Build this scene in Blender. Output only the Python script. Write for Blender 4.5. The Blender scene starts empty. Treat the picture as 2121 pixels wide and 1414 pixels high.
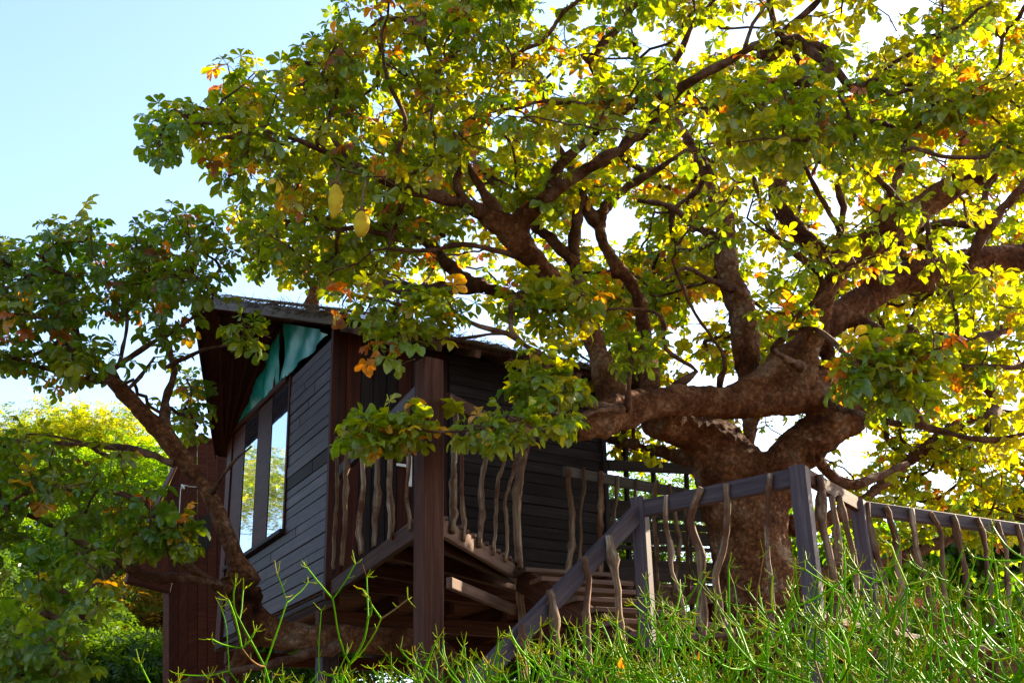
import bpy, bmesh, math, random
import numpy as np
from mathutils import Vector, Matrix, noise as mnoise

random.seed(7)
rng = np.random.default_rng(11)
sc = bpy.context.scene
col = sc.collection
R = math.radians

# ------------------------------------------------------------------ camera, sky, sun, exposure
FPX, PITCH, ROLL = 2485.0, R(21.35), R(-1.44)        # focal length in photo pixels (2121 wide)
CAM = np.array([0.0, 0.0, 1.6])
cam_d = bpy.data.cameras.new("camera")
cam_d.sensor_width = 36.0
cam_d.lens = FPX / 2121.0 * 36.0
cam_d.clip_start = 0.1
cam_d.clip_end = 3000.0
cam = bpy.data.objects.new("camera", cam_d)
cam.matrix_world = Matrix.Translation(CAM) @ Matrix.Rotation(R(90) + PITCH, 4, 'X') @ Matrix.Rotation(ROLL, 4, 'Z')
col.objects.link(cam)
sc.camera = cam

SUN_AZ, SUN_EL = R(54.0), R(28.0)                     # azimuth to the right of the viewing direction (+Y)
world = bpy.data.worlds.new("World")
sc.world = world
world.use_nodes = True
wn = world.node_tree.nodes
wl = world.node_tree.links
wn.clear()
sky = wn.new('ShaderNodeTexSky')
sky.sky_type = 'NISHITA'
sky.sun_disc = False
sky.sun_elevation = SUN_EL
sky.sun_rotation = SUN_AZ
sky.air_density = 1.0
sky.dust_density = 1.2
sky.ozone_density = 1.6
bgn = wn.new('ShaderNodeBackground')
bgn.inputs['Strength'].default_value = 0.095
out = wn.new('ShaderNodeOutputWorld')
wl.new(sky.outputs[0], bgn.inputs['Color'])
wl.new(bgn.outputs[0], out.inputs['Surface'])

sun_d = bpy.data.lights.new("sun", 'SUN')
sun_d.energy = 5.0
sun_d.angle = R(0.5)
sun_d.color = (1.0, 0.85, 0.6)
sun = bpy.data.objects.new("sun", sun_d)
sun_dir = Vector((math.sin(SUN_AZ) * math.cos(SUN_EL), math.cos(SUN_AZ) * math.cos(SUN_EL), math.sin(SUN_EL)))
sun.rotation_euler = sun_dir.to_track_quat('Z', 'Y').to_euler()
sun.location = (20, 20, 30)
col.objects.link(sun)

sc.view_settings.view_transform = 'Standard'
sc.view_settings.look = 'None'
sc.view_settings.exposure = 2.4
sc.view_settings.gamma = 1.0
sc.view_settings.use_curve_mapping = False
sc.render.engine = 'CYCLES'
sc.cycles.use_denoising = True
sc.cycles.use_adaptive_sampling = True
sc.cycles.adaptive_threshold = 0.025
sc.cycles.max_bounces = 6
sc.cycles.diffuse_bounces = 3
sc.cycles.glossy_bounces = 3
sc.cycles.transmission_bounces = 4
sc.cycles.transparent_max_bounces = 8
sc.cycles.sample_clamp_indirect = 6.0

# ------------------------------------------------------------------ survey of the photograph: pixel -> point in the place
_X = np.array([1.0, 0, 0]); _F = np.array([0, math.cos(PITCH), math.sin(PITCH)]); _U = np.array([0, -math.sin(PITCH), math.cos(PITCH)])
_X2 = _X * math.cos(ROLL) + _U * math.sin(ROLL)
_U2 = -_X * math.sin(ROLL) + _U * math.cos(ROLL)

def ray(px, py):
    return _F + _X2 * ((px - 1060.5) / FPX) + _U2 * (-(py - 707.0) / FPX)
def atY(px, py, Y):
    d = ray(px, py); return CAM + d * (Y / d[1])
def atZ(px, py, Z):
    d = ray(px, py); return CAM + d * ((Z - CAM[2]) / d[2])
def onplane(px, py, A, B, off=0.0):
    """point where the line of sight meets the vertical plane through A and B (moved by off towards the camera)"""
    d = ray(px, py)
    t = np.array([B[0] - A[0], B[1] - A[1], 0.0]); n = np.array([t[1], -t[0], 0.0]); n /= np.linalg.norm(n)
    if n @ (CAM - A) < 0: n = -n
    P0 = np.asarray(A) + n * off
    return CAM + d * ((P0 - CAM) @ n) / (d @ n)
def proj(P):
    d = np.asarray(P, float) - CAM
    z = d @ _F
    return 1060.5 + FPX * (d @ _X2) / z, 707.0 - FPX * (d @ _U2) / z
def az(deg):
    return np.array([math.sin(R(deg)), math.cos(R(deg)), 0.0])
def V(*a): return np.array(a, float)
def norm(v): return v / (np.linalg.norm(v) + 1e-12)
UP = V(0, 0, 1)

# ------------------------------------------------------------------ materials
def new_mat(name):
    m = bpy.data.materials.new(name); m.use_nodes = True
    nt = m.node_tree; nt.nodes.clear()
    o = nt.nodes.new('ShaderNodeOutputMaterial')
    return m, nt, o
def ramp(nt, stops):
    r = nt.nodes.new('ShaderNodeValToRGB')
    e = r.color_ramp.elements
    e[0].position, e[0].color = stops[0][0], (*stops[0][1], 1)
    e[1].position, e[1].color = stops[-1][0], (*stops[-1][1], 1)
    for p, c in stops[1:-1]:
        x = e.new(p); x.color = (*c, 1)
    return r
def mixc(nt, mode='MIX', fac=None):
    n = nt.nodes.new('ShaderNodeMix'); n.data_type = 'RGBA'; n.blend_type = mode
    if fac is not None: n.inputs[0].default_value = fac
    return n

def wood_mat(name, cols, rough=0.75, bump=0.5, stain=None, scale=1.0, spec=.12):
    """planks: grain follows the board through the 'bc' attribute (length, width, thickness in metres)"""
    m, nt, o = new_mat(name); L = nt.links.new
    at = nt.nodes.new('ShaderNodeAttribute'); at.attribute_name = 'bc'
    oi = nt.nodes.new('ShaderNodeObjectInfo')
    mp = nt.nodes.new('ShaderNodeMapping'); mp.inputs['Scale'].default_value = (1.6 * scale, 38 * scale, 38 * scale)
    L(at.outputs['Vector'], mp.inputs['Vector'])
    n1 = nt.nodes.new('ShaderNodeTexNoise'); n1.inputs['Scale'].default_value = 1.0; n1.inputs['Detail'].default_value = 6; n1.inputs['Roughness'].default_value = .65
    L(mp.outputs[0], n1.inputs['Vector'])
    n2 = nt.nodes.new('ShaderNodeTexNoise'); n2.inputs['Scale'].default_value = 4.0; n2.inputs['Detail'].default_value = 5
    L(at.outputs['Vector'], n2.inputs['Vector'])
    r1 = ramp(nt, [(.3, cols[0]), (.52, cols[1]), (.72, cols[2])])
    L(n1.outputs['Fac'], r1.inputs[0])
    mx = mixc(nt, 'MIX'); L(n2.outputs['Fac'], mx.inputs[0]); L(r1.outputs[0], mx.inputs[6])
    dk = mixc(nt, 'MULTIPLY', 1.0); L(r1.outputs[0], dk.inputs[6]); dk.inputs[7].default_value = (.55, .5, .48, 1)
    L(dk.outputs[2], mx.inputs[7])
    hv = nt.nodes.new('ShaderNodeHueSaturation'); L(mx.outputs[2], hv.inputs['Color'])
    mr = nt.nodes.new('ShaderNodeMapRange'); mr.inputs[3].default_value = .7; mr.inputs[4].default_value = 1.3
    L(oi.outputs['Random'], mr.inputs[0]); L(mr.outputs[0], hv.inputs['Value'])
    colout = hv.outputs[0]
    if stain:
        n3 = nt.nodes.new('ShaderNodeTexNoise'); n3.inputs['Scale'].default_value = 2.2; n3.inputs['Detail'].default_value = 8; n3.inputs['Roughness'].default_value = .7
        L(at.outputs['Vector'], n3.inputs['Vector'])
        rs = ramp(nt, [(.47, (0, 0, 0)), (.58, (1, 1, 1))]); L(n3.outputs['Fac'], rs.inputs[0])
        ms = mixc(nt, 'MIX'); L(rs.outputs[0], ms.inputs[0]); L(colout, ms.inputs[6]); ms.inputs[7].default_value = (*stain, 1)
        colout = ms.outputs[2]
    b = nt.nodes.new('ShaderNodeBsdfPrincipled'); b.inputs['Roughness'].default_value = rough
    b.inputs['Specular IOR Level'].default_value = spec
    L(colout, b.inputs['Base Color'])
    bp = nt.nodes.new('ShaderNodeBump'); bp.inputs['Strength'].default_value = bump; bp.inputs['Distance'].default_value = .006
    L(n1.outputs['Fac'], bp.inputs['Height']); L(bp.outputs[0], b.inputs['Normal'])
    L(b.outputs[0], o.inputs['Surface'])
    return m

def bark_mat(name, cols, scale=1.0, bump=.8):
    m, nt, o = new_mat(name); L = nt.links.new
    tc = nt.nodes.new('ShaderNodeTexCoord')
    n1 = nt.nodes.new('ShaderNodeTexNoise'); n1.inputs['Scale'].default_value = 2.3 * scale; n1.inputs['Detail'].default_value = 9; n1.inputs['Roughness'].default_value = .68
    L(tc.outputs['Object'], n1.inputs['Vector'])
    n2 = nt.nodes.new('ShaderNodeTexNoise'); n2.inputs['Scale'].default_value = 26 * scale; n2.inputs['Detail'].default_value = 6; n2.inputs['Roughness'].default_value = .7
    L(tc.outputs['Object'], n2.inputs['Vector'])
    v = nt.nodes.new('ShaderNodeTexVoronoi'); v.inputs['Scale'].default_value = 17 * scale; v.feature = 'DISTANCE_TO_EDGE'
    wv = mixc(nt, 'ADD', .12); L(tc.outputs['Object'], wv.inputs[6]); L(n2.outputs['Color'], wv.inputs[7]); L(wv.outputs[2], v.inputs['Vector'])
    r1 = ramp(nt, [(.32, cols[0]), (.45, cols[1]), (.55, cols[2]), (.67, cols[3])]); L(n1.outputs['Fac'], r1.inputs[0])
    r2 = ramp(nt, [(.3, (.45, .4, .38)), (.6, (1.15, 1.1, 1.05))]); L(n2.outputs['Fac'], r2.inputs[0])
    mx = mixc(nt, 'MULTIPLY', 1.0); L(r1.outputs[0], mx.inputs[6]); L(r2.outputs[0], mx.inputs[7])
    b = nt.nodes.new('ShaderNodeBsdfPrincipled'); b.inputs['Roughness'].default_value = .85; b.inputs['Specular IOR Level'].default_value = .12
    L(mx.outputs[2], b.inputs['Base Color'])
    ad = nt.nodes.new('ShaderNodeMath'); ad.operation = 'ADD'; L(n2.outputs['Fac'], ad.inputs[0]); 
    rv = ramp(nt, [(0, (0, 0, 0)), (.12, (.35, .35, .35))]); L(v.outputs['Distance'], rv.inputs[0]); L(rv.outputs[0], ad.inputs[1])
    bp = nt.nodes.new('ShaderNodeBump'); bp.inputs['Strength'].default_value = bump; bp.inputs['Distance'].default_value = .045 / scale
    L(ad.outputs[0], bp.inputs['Height']); L(bp.outputs[0], b.inputs['Normal'])
    L(b.outputs[0], o.inputs['Surface'])
    return m

def leaf_mat(name, trans=.6, gloss=.03, tint=(2.1, 1.65, .25), rough=.38):
    """thin leaf: colour from the leaf's own 'lc' attribute, light passes through it"""
    m, nt, o = new_mat(name); L = nt.links.new
    at = nt.nodes.new('ShaderNodeAttribute'); at.attribute_name = 'lc'
    tc = nt.nodes.new('ShaderNodeTexCoord')
    n = nt.nodes.new('ShaderNodeTexNoise'); n.inputs['Scale'].default_value = 22; n.inputs['Detail'].default_value = 4
    L(tc.outputs['Object'], n.inputs['Vector'])
    rr = ramp(nt, [(.3, (.72, .72, .72)), (.7, (1.2, 1.2, 1.2))]); L(n.outputs['Fac'], rr.inputs[0])
    c = mixc(nt, 'MULTIPLY', 1.0); L(at.outputs['Color'], c.inputs[6]); L(rr.outputs[0], c.inputs[7])
    t = mixc(nt, 'MULTIPLY', 1.0); L(c.outputs[2], t.inputs[6]); t.inputs[7].default_value = (*tint, 1)
    d = nt.nodes.new('ShaderNodeBsdfDiffuse'); L(c.outputs[2], d.inputs['Color'])
    tr = nt.nodes.new('ShaderNodeBsdfTranslucent'); L(t.outputs[2], tr.inputs['Color'])
    ms = nt.nodes.new('ShaderNodeMixShader'); ms.inputs[0].default_value = trans; L(d.outputs[0], ms.inputs[1]); L(tr.outputs[0], ms.inputs[2])
    g = nt.nodes.new('ShaderNodeBsdfGlossy'); g.inputs['Roughness'].default_value = rough; g.inputs['Color'].default_value = (1, 1, 1, 1)
    ms2 = nt.nodes.new('ShaderNodeMixShader'); ms2.inputs[0].default_value = gloss; L(ms.outputs[0], ms2.inputs[1]); L(g.outputs[0], ms2.inputs[2])
    L(ms2.outputs[0], o.inputs['Surface'])
    return m

def noise_mat(name, cols, scale, rough=.85, bump=.4, dist=.02, spec=.3):
    m, nt, o = new_mat(name); L = nt.links.new
    tc = nt.nodes.new('ShaderNodeTexCoord')
    n1 = nt.nodes.new('ShaderNodeTexNoise'); n1.inputs['Scale'].default_value = scale; n1.inputs['Detail'].default_value = 8; n1.inputs['Roughness'].default_value = .65
    L(tc.outputs['Object'], n1.inputs['Vector'])
    r1 = ramp(nt, [(.3 + .4 * k / (len(cols) - 1), c) for k, c in enumerate(cols)]); L(n1.outputs['Fac'], r1.inputs[0])
    b = nt.nodes.new('ShaderNodeBsdfPrincipled'); b.inputs['Roughness'].default_value = rough; b.inputs['Specular IOR Level'].default_value = spec
    L(r1.outputs[0], b.inputs['Base Color'])
    bp = nt.nodes.new('ShaderNodeBump'); bp.inputs['Strength'].default_value = bump; bp.inputs['Distance'].default_value = dist
    L(n1.outputs['Fac'], bp.inputs['Height']); L(bp.outputs[0], b.inputs['Normal']); L(b.outputs[0], o.inputs['Surface'])
    return m

def glass_mat():
    m, nt, o = new_mat('reflective_glass'); L = nt.links.new
    g = nt.nodes.new('ShaderNodeBsdfGlossy'); g.inputs['Roughness'].default_value = .015; g.inputs['Color'].default_value = (.84, .9, 1.0, 1)
    d = nt.nodes.new('ShaderNodeBsdfPrincipled'); d.inputs['Base Color'].default_value = (.10, .11, .14, 1); d.inputs['Roughness'].default_value = .1
    ms = nt.nodes.new('ShaderNodeMixShader'); ms.inputs[0].default_value = .84
    tc = nt.nodes.new('ShaderNodeTexCoord'); n = nt.nodes.new('ShaderNodeTexNoise'); n.inputs['Scale'].default_value = 2.0
    L(tc.outputs['Object'], n.inputs['Vector'])
    bp = nt.nodes.new('ShaderNodeBump'); bp.inputs['Strength'].default_value = .04; bp.inputs['Distance'].default_value = .02; L(n.outputs['Fac'], bp.inputs['Height']); L(bp.outputs[0], g.inputs['Normal'])
    L(d.outputs[0], ms.inputs[1]); L(g.outputs[0], ms.inputs[2]); L(ms.outputs[0], o.inputs['Surface'])
    return m

M = {}
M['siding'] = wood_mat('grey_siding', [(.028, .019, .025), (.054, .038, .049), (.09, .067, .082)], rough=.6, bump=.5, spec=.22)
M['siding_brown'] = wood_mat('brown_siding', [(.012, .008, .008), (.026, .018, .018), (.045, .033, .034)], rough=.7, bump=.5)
M['redwood'] = wood_mat('red_brown_wood', [(.026, .006, .003), (.056, .012, .006), (.095, .024, .012)], rough=.6, bump=.4)
M['annex'] = wood_mat('rusty_red_planks', [(.036, .008, .0035), (.07, .016, .0065), (.115, .031, .012)], rough=.65, bump=.5)  # base colour darkened to paint in the shade over the lean-to
M['post'] = wood_mat('grey_violet_post', [(.045, .029, .034), (.082, .056, .064), (.13, .094, .1)], rough=.62, bump=.45)
M['postdark'] = wood_mat('dark_brown_post', [(.028, .008, .004), (.058, .018, .009), (.1, .036, .02)], rough=.7, bump=.5)
M['deck'] = wood_mat('reddish_deck_board', [(.09, .045, .03), (.16, .085, .058), (.24, .14, .1)], rough=.65, bump=.4)
M['log'] = wood_mat('peeled_branch', [(.045, .017, .008), (.2, .115, .065), (.52, .4, .29)], rough=.75, bump=1.0, stain=(.075, .026, .012), scale=.7)
M['fascia'] = wood_mat('weathered_fascia', [(.10, .085, .075), (.17, .15, .135), (.25, .22, .2)], rough=.75)
M['red'] = wood_mat('red_painted_rail', [(.2, .035, .015), (.3, .06, .025), (.36, .09, .04)], rough=.5, bump=.2)
M['bark'] = bark_mat('baobab_bark', [(.04, .012, .005), (.14, .048, .017), (.25, .105, .045), (.38, .25, .16)], bump=1.0)
M['bark_small'] = bark_mat('branch_bark', [(.04, .016, .009), (.085, .037, .02), (.15, .075, .046), (.24, .15, .11)], scale=2.5, bump=.6)
M['bark_far'] = bark_mat('far_bark', [(.04, .025, .015), (.07, .045, .03), (.1, .07, .05), (.14, .1, .08)], scale=.8)
M['leaf'] = leaf_mat('baobab_leaf')
M['leaf_far'] = leaf_mat('far_leaf', trans=.6, gloss=.02)
M['tarp'] = noise_mat('turquoise_tarp', [(.002, .12, .10), (.004, .19, .16), (.01, .27, .23)], 6, rough=.38, bump=.25, dist=.02, spec=.5)
M['thatch'] = noise_mat('thatch', [(.05, .03, .02), (.13, .085, .055), (.24, .17, .12)], 30, bump=1.0, dist=.04)
M['soffit'] = wood_mat('soffit_board', [(.035, .009, .005), (.07, .018, .010), (.11, .033, .018)], rough=.7)
M['net'] = noise_mat('grey_wire', [(.25, .24, .22), (.4, .38, .35)], 10, rough=.5)
M['ground'] = noise_mat('ground_earth', [(.06, .035, .02), (.12, .08, .045), (.09, .10, .03)], 1.2, bump=.8, dist=.1)
M['fruit'] = noise_mat('velvet_fruit', [(.34, .19, .006), (.46, .30, .01), (.50, .36, .02)], 11, rough=.9, bump=.35, dist=.006)
M['stalk'] = noise_mat('fruit_stalk', [(.12, .06, .03), (.2, .11, .06)], 20)
M['glass'] = glass_mat()
M['white'] = noise_mat('white_plate', [(.65, .64, .62), (.78, .77, .75)], 8, rough=.5, bump=.05)
M['dark'] = noise_mat('interior_shade', [(.008, .006, .005), (.016, .012, .01)], 4)  # near-black colour standing in for shade inside gable and lean-to
M['cord'] = noise_mat('pale_cord', [(.5, .48, .44), (.68, .66, .62)], 60)

# ------------------------------------------------------------------ object helpers
def tag(o, label=None, cat=None, group=None, kind=None):
    if label: o['label'] = label
    if cat: o['category'] = cat
    if group: o['group'] = group
    if kind: o['kind'] = kind
    return o
def thing(name, loc, label, cat, group=None):
    o = bpy.data.objects.new(name, None); o.location = loc; o.empty_display_size = .2
    col.objects.link(o); return tag(o, label, cat, group)
def root_loc(o):
    v = Vector((0, 0, 0))
    while o is not None:
        v += o.location; o = o.parent
    return np.array(v)
def link(name, me, parent=None, mat=None):
    o = bpy.data.objects.new(name, me); col.objects.link(o)
    if mat is not None: me.materials.append(mat)
    if parent is not None: o.parent = parent
    return o
def mesh_np(name, verts, faces, smooth=False, attrs=None):
    """verts (n,3); faces: list of int arrays, each (m,k)"""
    me = bpy.data.meshes.new(name)
    verts = np.ascontiguousarray(verts, np.float32)
    me.vertices.add(len(verts)); me.vertices.foreach_set('co', verts.ravel())
    faces = [np.asarray(f, np.int32) for f in faces if len(f)]
    loops = np.concatenate([f.ravel() for f in faces])
    tot = np.concatenate([np.full(len(f), f.shape[1], np.int32) for f in faces])
    st = np.concatenate([[0], np.cumsum(tot)[:-1]]).astype(np.int32)
    me.loops.add(len(loops)); me.loops.foreach_set('vertex_index', loops)
    me.polygons.add(len(tot)); me.polygons.foreach_set('loop_start', st)
    me.update(calc_edges=True)
    me.polygons.foreach_set('use_smooth', np.full(len(tot), bool(smooth)))
    for k, (typ, dat) in (attrs or {}).items():
        a = me.attributes.new(k, typ, 'POINT')
        dat = np.ascontiguousarray(dat, np.float32)
        a.data.foreach_set('color' if typ == 'FLOAT_COLOR' else 'vector', dat.ravel())
    return me

def beam(name, A, B, w, h, mat, parent, up=UP, bevel=.006, trim=0.0):
    """squared timber from A to B; w across, h along 'up'; chamfered edges"""
    A, B = np.asarray(A, float), np.asarray(B, float)
    x = norm(B - A); y = norm(np.cross(up, x)); z = np.cross(x, y)
    ln = np.linalg.norm(B - A)
    bv = min(bevel, w * .3, h * .3)
    hx, hy, hz = ln / 2, w / 2, h / 2
    vs, idx = [], {}
    for sx in (-1, 1):
        for sy in (-1, 1):
            for sz in (-1, 1):
                for ax in range(3):
                    p = [sx * hx, sy * hy, sz * hz]
                    for k in range(3):
                        if k != ax: p[k] -= (sx, sy, sz)[k] * bv
                    idx[(sx, sy, sz, ax)] = len(vs); vs.append(p)
    q, t = [], []
    for ax in range(3):
        o1, o2 = [k for k in range(3) if k != ax]
        for s in (-1, 1):
            loop = []
            for a, b in ((-1, -1), (1, -1), (1, 1), (-1, 1)):
                k = [0, 0, 0]; k[ax] = s; k[o1] = a; k[o2] = b
                loop.append(idx[(*k, ax)])
            q.append(loop)
    for ax in range(3):
        o1, o2 = [k for k in range(3) if k != ax]
        for a in (-1, 1):
            for b in (-1, 1):
                k0 = [0, 0, 0]; k0[ax] = -1; k0[o1] = a; k0[o2] = b
                k1 = list(k0); k1[ax] = 1
                q.append([idx[(*k0, o1)], idx[(*k1, o1)], idx[(*k1, o2)], idx[(*k0, o2)]])
    for sx in (-1, 1):
        for sy in (-1, 1):
            for sz in (-1, 1):
                t.append([idx[(sx, sy, sz, 0)], idx[(sx, sy, sz, 1)], idx[(sx, sy, sz, 2)]])
    loc = np.array(vs)
    c = (A + B) / 2
    base = root_loc(parent)
    me = mesh_np(name, c - base + loc[:, :1] * x + loc[:, 1:2] * y + loc[:, 2:] * z, [q, t],
                 attrs={'bc': ('FLOAT_VECTOR', loc + rng.random(3) * 40)})
    fix_normals(me)
    return link(name, me, parent, mat)
def fix_normals(me):
    bm = bmesh.new(); bm.from_mesh(me); bmesh.ops.recalc_face_normals(bm, faces=bm.faces); bm.to_mesh(me); bm.free()

def prism(name, poly, d, mat, parent, off=0.0):
    """closed slab: polygon of 3D points pushed along vector d"""
    P = np.array(poly, float); n = len(P); base = root_loc(parent)
    v = np.vstack([P, P + d]) - base
    bm = bmesh.new(); bv = [bm.verts.new(p) for p in v]
    bm.faces.new(bv[:n]); bm.faces.new(bv[n:][::-1])
    for k in range(n): bm.faces.new([bv[k], bv[(k + 1) % n], bv[n + (k + 1) % n], bv[n + k]])
    bmesh.ops.recalc_face_normals(bm, faces=bm.faces)
    me = bpy.data.meshes.new(name); bm.to_mesh(me); bm.free()
    x = norm(P[1] - P[0]); nn = norm(np.asarray(d, float)); y = np.cross(nn, x)
    rel = v + base - P[0]
    bc = np.stack([rel @ x, rel @ y, rel @ nn], 1) + rng.random(3) * 40
    a = me.attributes.new('bc', 'FLOAT_VECTOR', 'POINT'); a.data.foreach_set('vector', np.ascontiguousarray(bc, np.float32).ravel())
    return link(name, me, parent, mat)

def tubes(chains, sides=5, caps=True, wob=0.0):
    """[(pts, radii)] -> verts, quads, tris, bc ; chains of equal length are built together, order is kept"""
    ang = np.arange(sides) * 2 * np.pi / sides
    ca, sa = np.cos(ang), np.sin(ang)
    lens = np.array([len(c[0]) for c in chains]); start = np.concatenate([[0], np.cumsum(lens)[:-1]]) * sides
    V_ = np.zeros((lens.sum() * sides, 3)); BC = np.zeros_like(V_); qs, ts = [], []
    refA, refB = V(.31, .17, .93), V(.9, -.4, .1)
    for n in np.unique(lens):
        ids = np.nonzero(lens == n)[0]; m = len(ids)
        P = np.array([chains[i][0] for i in ids], float); r = np.array([chains[i][1] for i in ids], float)
        T = np.gradient(P, axis=1); T /= np.linalg.norm(T, axis=2, keepdims=True) + 1e-9
        tm = T.mean(1); tm /= np.linalg.norm(tm, axis=1, keepdims=True) + 1e-9
        ref = np.where((np.abs(tm @ refA) < .8)[:, None], refA, refB)
        N = np.cross(T, ref[:, None]); N /= np.linalg.norm(N, axis=2, keepdims=True) + 1e-9
        B = np.cross(T, N)
        rr = np.repeat(r[..., None], sides, 2)
        if wob: rr = rr * (1 + wob * (rng.random((m, n, sides)) - .5))
        ring = P[:, :, None] + rr[..., None] * (N[:, :, None] * ca[:, None] + B[:, :, None] * sa[:, None])
        idx = start[ids][:, None] + np.arange(n * sides)[None]
        V_[idx] = ring.reshape(m, -1, 3)
        sl = np.concatenate([np.zeros((m, 1)), np.cumsum(np.linalg.norm(np.diff(P, axis=1), axis=2), axis=1)], 1)
        o = rng.random((m, 1, 3)) * 40
        BC[idx] = np.stack([np.repeat(sl, sides, 1), np.tile(ca, (m, n)) * np.repeat(r, sides, 1), np.tile(sa, (m, n)) * np.repeat(r, sides, 1)], 2) + o
        i = np.arange(n - 1)[:, None] * sides + np.arange(sides)[None]
        j = np.arange(n - 1)[:, None] * sides + (np.arange(sides)[None] + 1) % sides
        q = np.stack([i, j, j + sides, i + sides], -1).reshape(-1, 4)
        qs.append((q[None] + start[ids][:, None, None]).reshape(-1, 4))
        if caps:
            k = np.arange(1, sides - 1)
            c0 = np.stack([np.zeros_like(k), k + 1, k], 1); c1 = np.stack([np.zeros_like(k), k, k + 1], 1) + (n - 1) * sides
            ts.append((np.vstack([c0, c1])[None] + start[ids][:, None, None]).reshape(-1, 3))
    return V_, np.vstack(qs), (np.vstack(ts) if ts else np.zeros((0, 3), np.int32)), BC
def tube_obj(name, chains, mat, parent, sides=6, smooth=True, wob=0.0, caps=True):
    v, q, t, bc = tubes(chains, sides, caps, wob)
    me = mesh_np(name, v - root_loc(parent), [q, t], smooth, {'bc': ('FLOAT_VECTOR', bc)})
    return link(name, me, parent, mat)
def catmull(P, step):
    P = np.asarray(P, float)
    if len(P) == 2:
        n = max(2, int(np.linalg.norm(P[1] - P[0]) / step) + 1)
        return P[0] + (P[1] - P[0]) * np.linspace(0, 1, n)[:, None]
    E = np.vstack([2 * P[0] - P[1], P, 2 * P[-1] - P[-2]])
    o = []
    for i in range(1, len(E) - 2):
        n = max(1, int(np.linalg.norm(E[i + 1, :3] - E[i, :3]) / step))
        t = (np.arange(n) / n)[:, None]
        a, b, c, d = E[i - 1], E[i], E[i + 1], E[i + 2]
        o.append(.5 * (2 * b + (c - a) * t + (2 * a - 5 * b + 4 * c - d) * t ** 2 + (3 * b - a - 3 * c + d) * t ** 3))
    o.append(E[-2][None])
    return np.vstack(o)

# ------------------------------------------------------------------ the ground
def ground_z(x, y):
    d = math.hypot(x, y)
    t = min(1, max(0, (d - 1.5) / 6.0)); z = 1.45 * t * t * (3 - 2 * t)
    z += .12 * mnoise.noise(Vector((x * .35, y * .35, 0))) * min(1, d / 4)
    z += 1.5 * mnoise.noise(Vector((x * .02, y * .02, 3))) * min(1, max(0, (d - 25) / 60))
    return z
gx = np.concatenate([-np.geomspace(600, 14, 24), np.linspace(-12, 12, 49), np.geomspace(14, 600, 24)])
n = len(gx)
gv = np.array([[x, y, ground_z(x, y)] for y in gx for x in gx])
gi = (np.arange(n - 1)[:, None] * n + np.arange(n - 1)[None]).ravel()
gm = mesh_np('ground', gv, [np.stack([gi, gi + 1, gi + n + 1, gi + n], 1)], True)
tag(link('ground', gm, None, M['ground']), 'brown earth slope with patchy grass under the tree house', kind='structure')

# ------------------------------------------------------------------ the tree house
C0 = V(-1.8435, 11.6, 3.7177); ZF = C0[2]
u, v = az(55.9), az(-28.1)                    # along the side wall / along the gable wall, away from the near corner
WH, GW, SL = 2.55, 3.97, 3.49
def H(a, b, z): return C0 + u * a + v * b + UP * z
def gab(px, py, off=0.0):
    q = onplane(px, py, C0, C0 + v, off); return (q - C0)
def gv_(px, py):                               # (v, z) on the gable plane
    q = gab(px, py); return float(q[:2] @ v[:2]), float(q[2])
nu = norm(np.cross(v, UP)); nu = nu if nu @ u < 0 else -nu      # outward normal of gable wall
nv = norm(np.cross(u, UP)); nv = nv if nv @ v < 0 else -nv      # outward normal of side wall

house = thing('tree_house', H(0, 0, -2.2), 'dark timber tree house with gabled thatch roof and turquoise tarp in its gable', 'tree house')
# gable wall
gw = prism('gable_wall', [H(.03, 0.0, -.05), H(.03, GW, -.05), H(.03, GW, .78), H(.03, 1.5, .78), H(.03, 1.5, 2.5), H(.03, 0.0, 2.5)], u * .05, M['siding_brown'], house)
gw['label'] = 'board backing of the window wall'
z = -.07; k = 0
heights = [.17, .15, .10, .145, .135, .105, .15, .115, .12, .09, .145, .13, .12, .11, .14, .125, .105, .14, .10, .12, .115, .14, .12, .13]
while z < WH - .02 and k < len(heights):
    h = min(heights[k], WH - z)
    zc = z + h / 2
    mat = M['siding_brown'] if k == 10 else M['siding']
    th = .018 + .008 * rng.random()
    b1 = GW - .02 if z + h < .80 else 1.46
    tilt = (rng.random() - .5) * .006
    A = H(.03, .02, zc + tilt) + nu * th / 2; B = H(.03, b1, zc - tilt) + nu * th / 2
    cut = rng.uniform(.25, .75) if rng.random() < .25 else 1.0
    Mid = A + (B - A) * cut
    beam('board', A, Mid, th, h - .007, mat, gw, bevel=.004)
    if cut < 1: beam('board', Mid + norm(B - A) * .006 + nu * .003, B + nu * .003, th, h - .009, mat, gw, bevel=.004)
    z += h; k += 1
beam('sill_beam', H(-.02, .0, -.17), H(-.02, GW, -.17), .05, .05, M['siding_brown'], house)
beam('corner_trim', H(-.005, -.035, -.2), H(-.005, -.035, WH + .05), .06, .07, M['redwood'], house, up=u)
# window in the gable wall
win = prism('window', [H(.02, 1.47, .78), H(.02, 3.80, .78), H(.02, 3.80, 2.56), H(.02, 1.47, 2.56)], u * .04, M['redwood'], house)
win['label'] = 'tall two-light window reflecting blue sky and leaves'
def winbar(nm, b0, z0, b1, z1, w, d, mat):
    A, B = H(.02, b0, z0) + nu * d / 2, H(.02, b1, z1) + nu * d / 2
    if abs(z1 - z0) > abs(b1 - b0): return beam(nm, A, B, w, d, mat, win, up=nu, bevel=.004)
    return beam(nm, A, B, d, w, mat, win, bevel=.004)
winbar('frame', 1.485, .745, 1.485, 2.60, .05, .03, M['redwood'])
winbar('frame', 2.665, .80, 2.665, 2.53, .05, .028, M['postdark'])
winbar('frame', 3.79, .80, 3.79, 2.53, .05, .03, M['redwood'])
winbar('frame', 1.52, 2.555, 3.80, 2.555, .07, .07, M['redwood'])
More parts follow.
